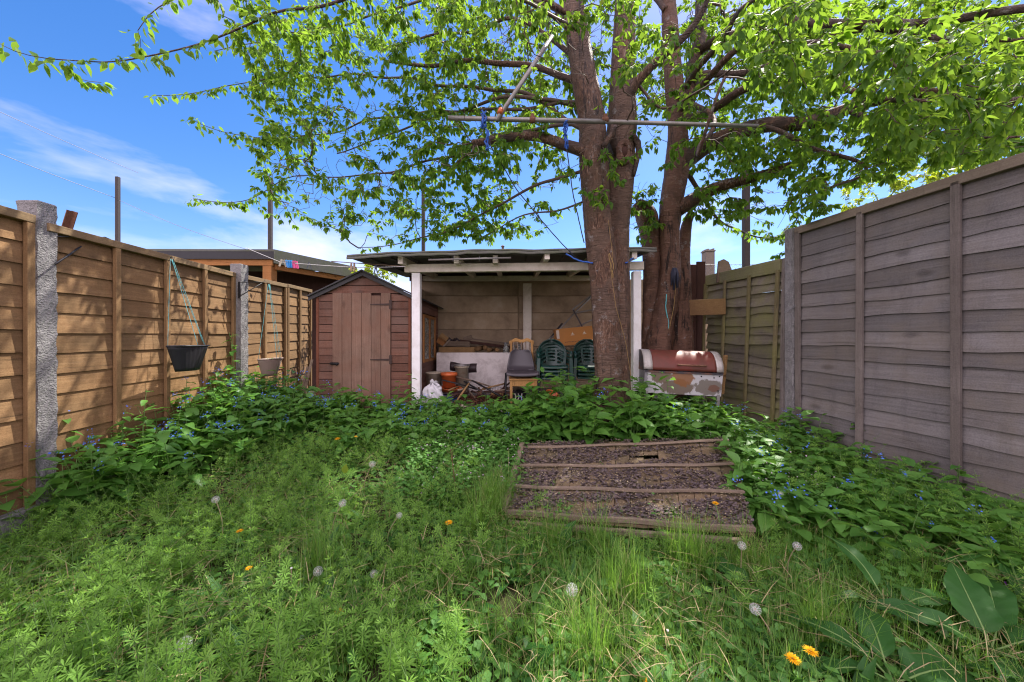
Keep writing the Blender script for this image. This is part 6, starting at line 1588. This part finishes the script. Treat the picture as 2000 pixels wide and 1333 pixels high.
for px,py,Y,l,r in ((1117,1152,1.55,'bright full dandelion clock standing alone in the middle of the front grass',.0185),(360,1258,1.35,'full dandelion clock low in the cleavers nearest the bottom edge',.018),(588,1253,1.42,'half faded dandelion clock in the cleavers below the yellow flower',.014),
 (621,1116,1.75,'dandelion clock beside the half hidden dock',.016),(730,1121,1.75,'ragged half blown dandelion clock in the open grass',.013),(669,983,2.25,'dandelion clock in front of the bright yellow leaf',.017),(727,907,2.7,'tall dandelion clock farthest back on a long stem',.018),
 (780,1007,2.15,'small dim dandelion clock left of the yellow flower near the panel',.013),(421,976,2.25,'dandelion clock at the edge of the blue flowered weeds',.016),(1449,1066,1.85,'dandelion clock resting before the long pointed dock leaf',.015),(1557,1067,1.85,'worn dandelion clock just beyond the long pointed dock leaf',.015),(1475,1190,1.5,'drooping grey dandelion clock above the two orange flowers',.016),(1525,965,2.35,'faint dandelion clock among the herbs beside the panel',.011)):
    dandelion('clock',px,py,Y,l,r*1.4)
for px,py,Y,l,r in ((1547,1284,1.31,'orange yellow dandelion, lower of the front pair',.0175),(1580,1272,1.33,'orange yellow dandelion, upper of the front pair',.0175),(664,1194,1.52,'yellow dandelion above the half hidden dock',.016),(876,1019,2.1,'yellow dandelion by the tall grass tuft',.016),
 (1402,983,2.3,'yellow dandelion against the roof panel boards',.015),(661,857,3.1,'yellow dandelion back among the blue flowers below the shed door',.017),(693,852,3.15,'small yellow dandelion just behind the one below the shed door',.010),(490,1106,1.8,'half closed yellow dandelion on a bent stem in the cleavers',.011),(473,1037,2.0,'small orange dandelion at the edge of the blue weeds',.013),(1265,1331,1.24,'orange dandelion cut off by the bottom frame edge',.017)):
    dandelion('flower',px,py,Y,l,r*1.4)
for px,py,Y,l in ((788,1303,1.34,'bare white seed knob on a stem near the cleavers'),(1304,1232,1.45,'bare white seed knob on a tall stem in the front grass'),(569,1110,1.75,'small bare seed knob beside the dandelion clock by the dock'),(770,1172,1.6,'small bare seed knob in the middle grass')):
    c=at(px,py,Y); z=float(gz(c.x,c.y)); t=thing('seed_stalk',l,'seed stalk',(c.x,c.y,z),0,'spent dandelion stalks'); h=max(c.z-z,.04)
    mb=MB(); mb.tube([(random.uniform(-.02,.02),.01,0),(0,0,h*.5),(0,0,h)],.0026,6); mb.build('stem',M['dry_stem'],t)
    mb=MB(); mb.lathe([(0,-.004),(.005,-.002),(.0055,.002),(0,.0055)],10,(0,0,h)); mb.build('knob',M['white_paint'],t)
# purple flowers at the grey fence side
for px,py,Y,l in ((1840,1182,1.72,'small purple flower pair deep among the dock leaves'),(1965,1142,1.75,'small purple flower nearest the grey fence foot')):
    c=at(px,py,Y); z=float(gz(c.x,c.y)); t=thing('purple_flower',l,'flower',(c.x,c.y,z),0,'purple flowers'); h=c.z-z
    mb=MB(); mb.tube([(0,.02,0),(.005,0,h*.5),(0,0,h)],.0018,5); mb.build('stem',M['stem'],t)
    S=Soup(); flowers(S,np.array([[0,0,h],[.022,.01,h-.02],[.004,.006,h+.004]]),np.array([.010,.010,.008])); S.build('petals',M['purple_petal'],t)
# yellow fallen leaf standing in the weeds
c=at(672,925,2.55); V,T,q=leaves(np.zeros((1,3)),np.array([[.25,-.1,1.]]),np.array([[0,-1.,.2]]),[.07],[.05],ts=AT,ws=AW,fold=.1,curl=.1)
o=np_mesh('yellow_leaf',V,T,np.full(len(V),.9),M['leaf_far'],None,True); o.location=c; tag(o,'single bright yellow green leaf standing in the weeds','leaf')
# dry brown stalk
t=thing('dry_stalk','dark dry branching stalk beside the grass tuft','stalk',(at(893,0,2.6).x,2.6,float(gz(-.4,2.6))))
mb=MB(); mb.tube([(0,0,0),(-.02,0,.2),(-.05,.0,.42)],[.004,.003,.0015],5)
for k in range(9):
    z_=.12+.035*k; th=k*2.4; mb.tube([(-.02*(z_/.2),0,z_),(math.cos(th)*.08-.03,math.sin(th)*.08,z_+.06)],.0014,4)
mb.build('stem',M['rust'],t)
# seedlings in the beige trough
n=24; P0=np.column_stack([rng.uniform(-.16,.16,n),rng.uniform(-.10,-.03,n),np.full(n,-.02)]); th=rng.uniform(0,6.28,n); d=np.column_stack([np.cos(th)*.6,np.sin(th)*.6,np.ones(n)*.7])
V,T,q=leaves(P0,d,np.tile([0,0,1.],(n,1))-d*.2,rng.uniform(.03,.07,n),rng.uniform(.02,.035,n),curl=.5)
t=thing('trough_seedlings','small pale seedlings growing in the beige hanging trough','seedlings',tb.location,tb.rotation_euler.z)
np_mesh('leaves',V,T,np.repeat(rng.beta(2,2,n),q),M['herb'],t,True)
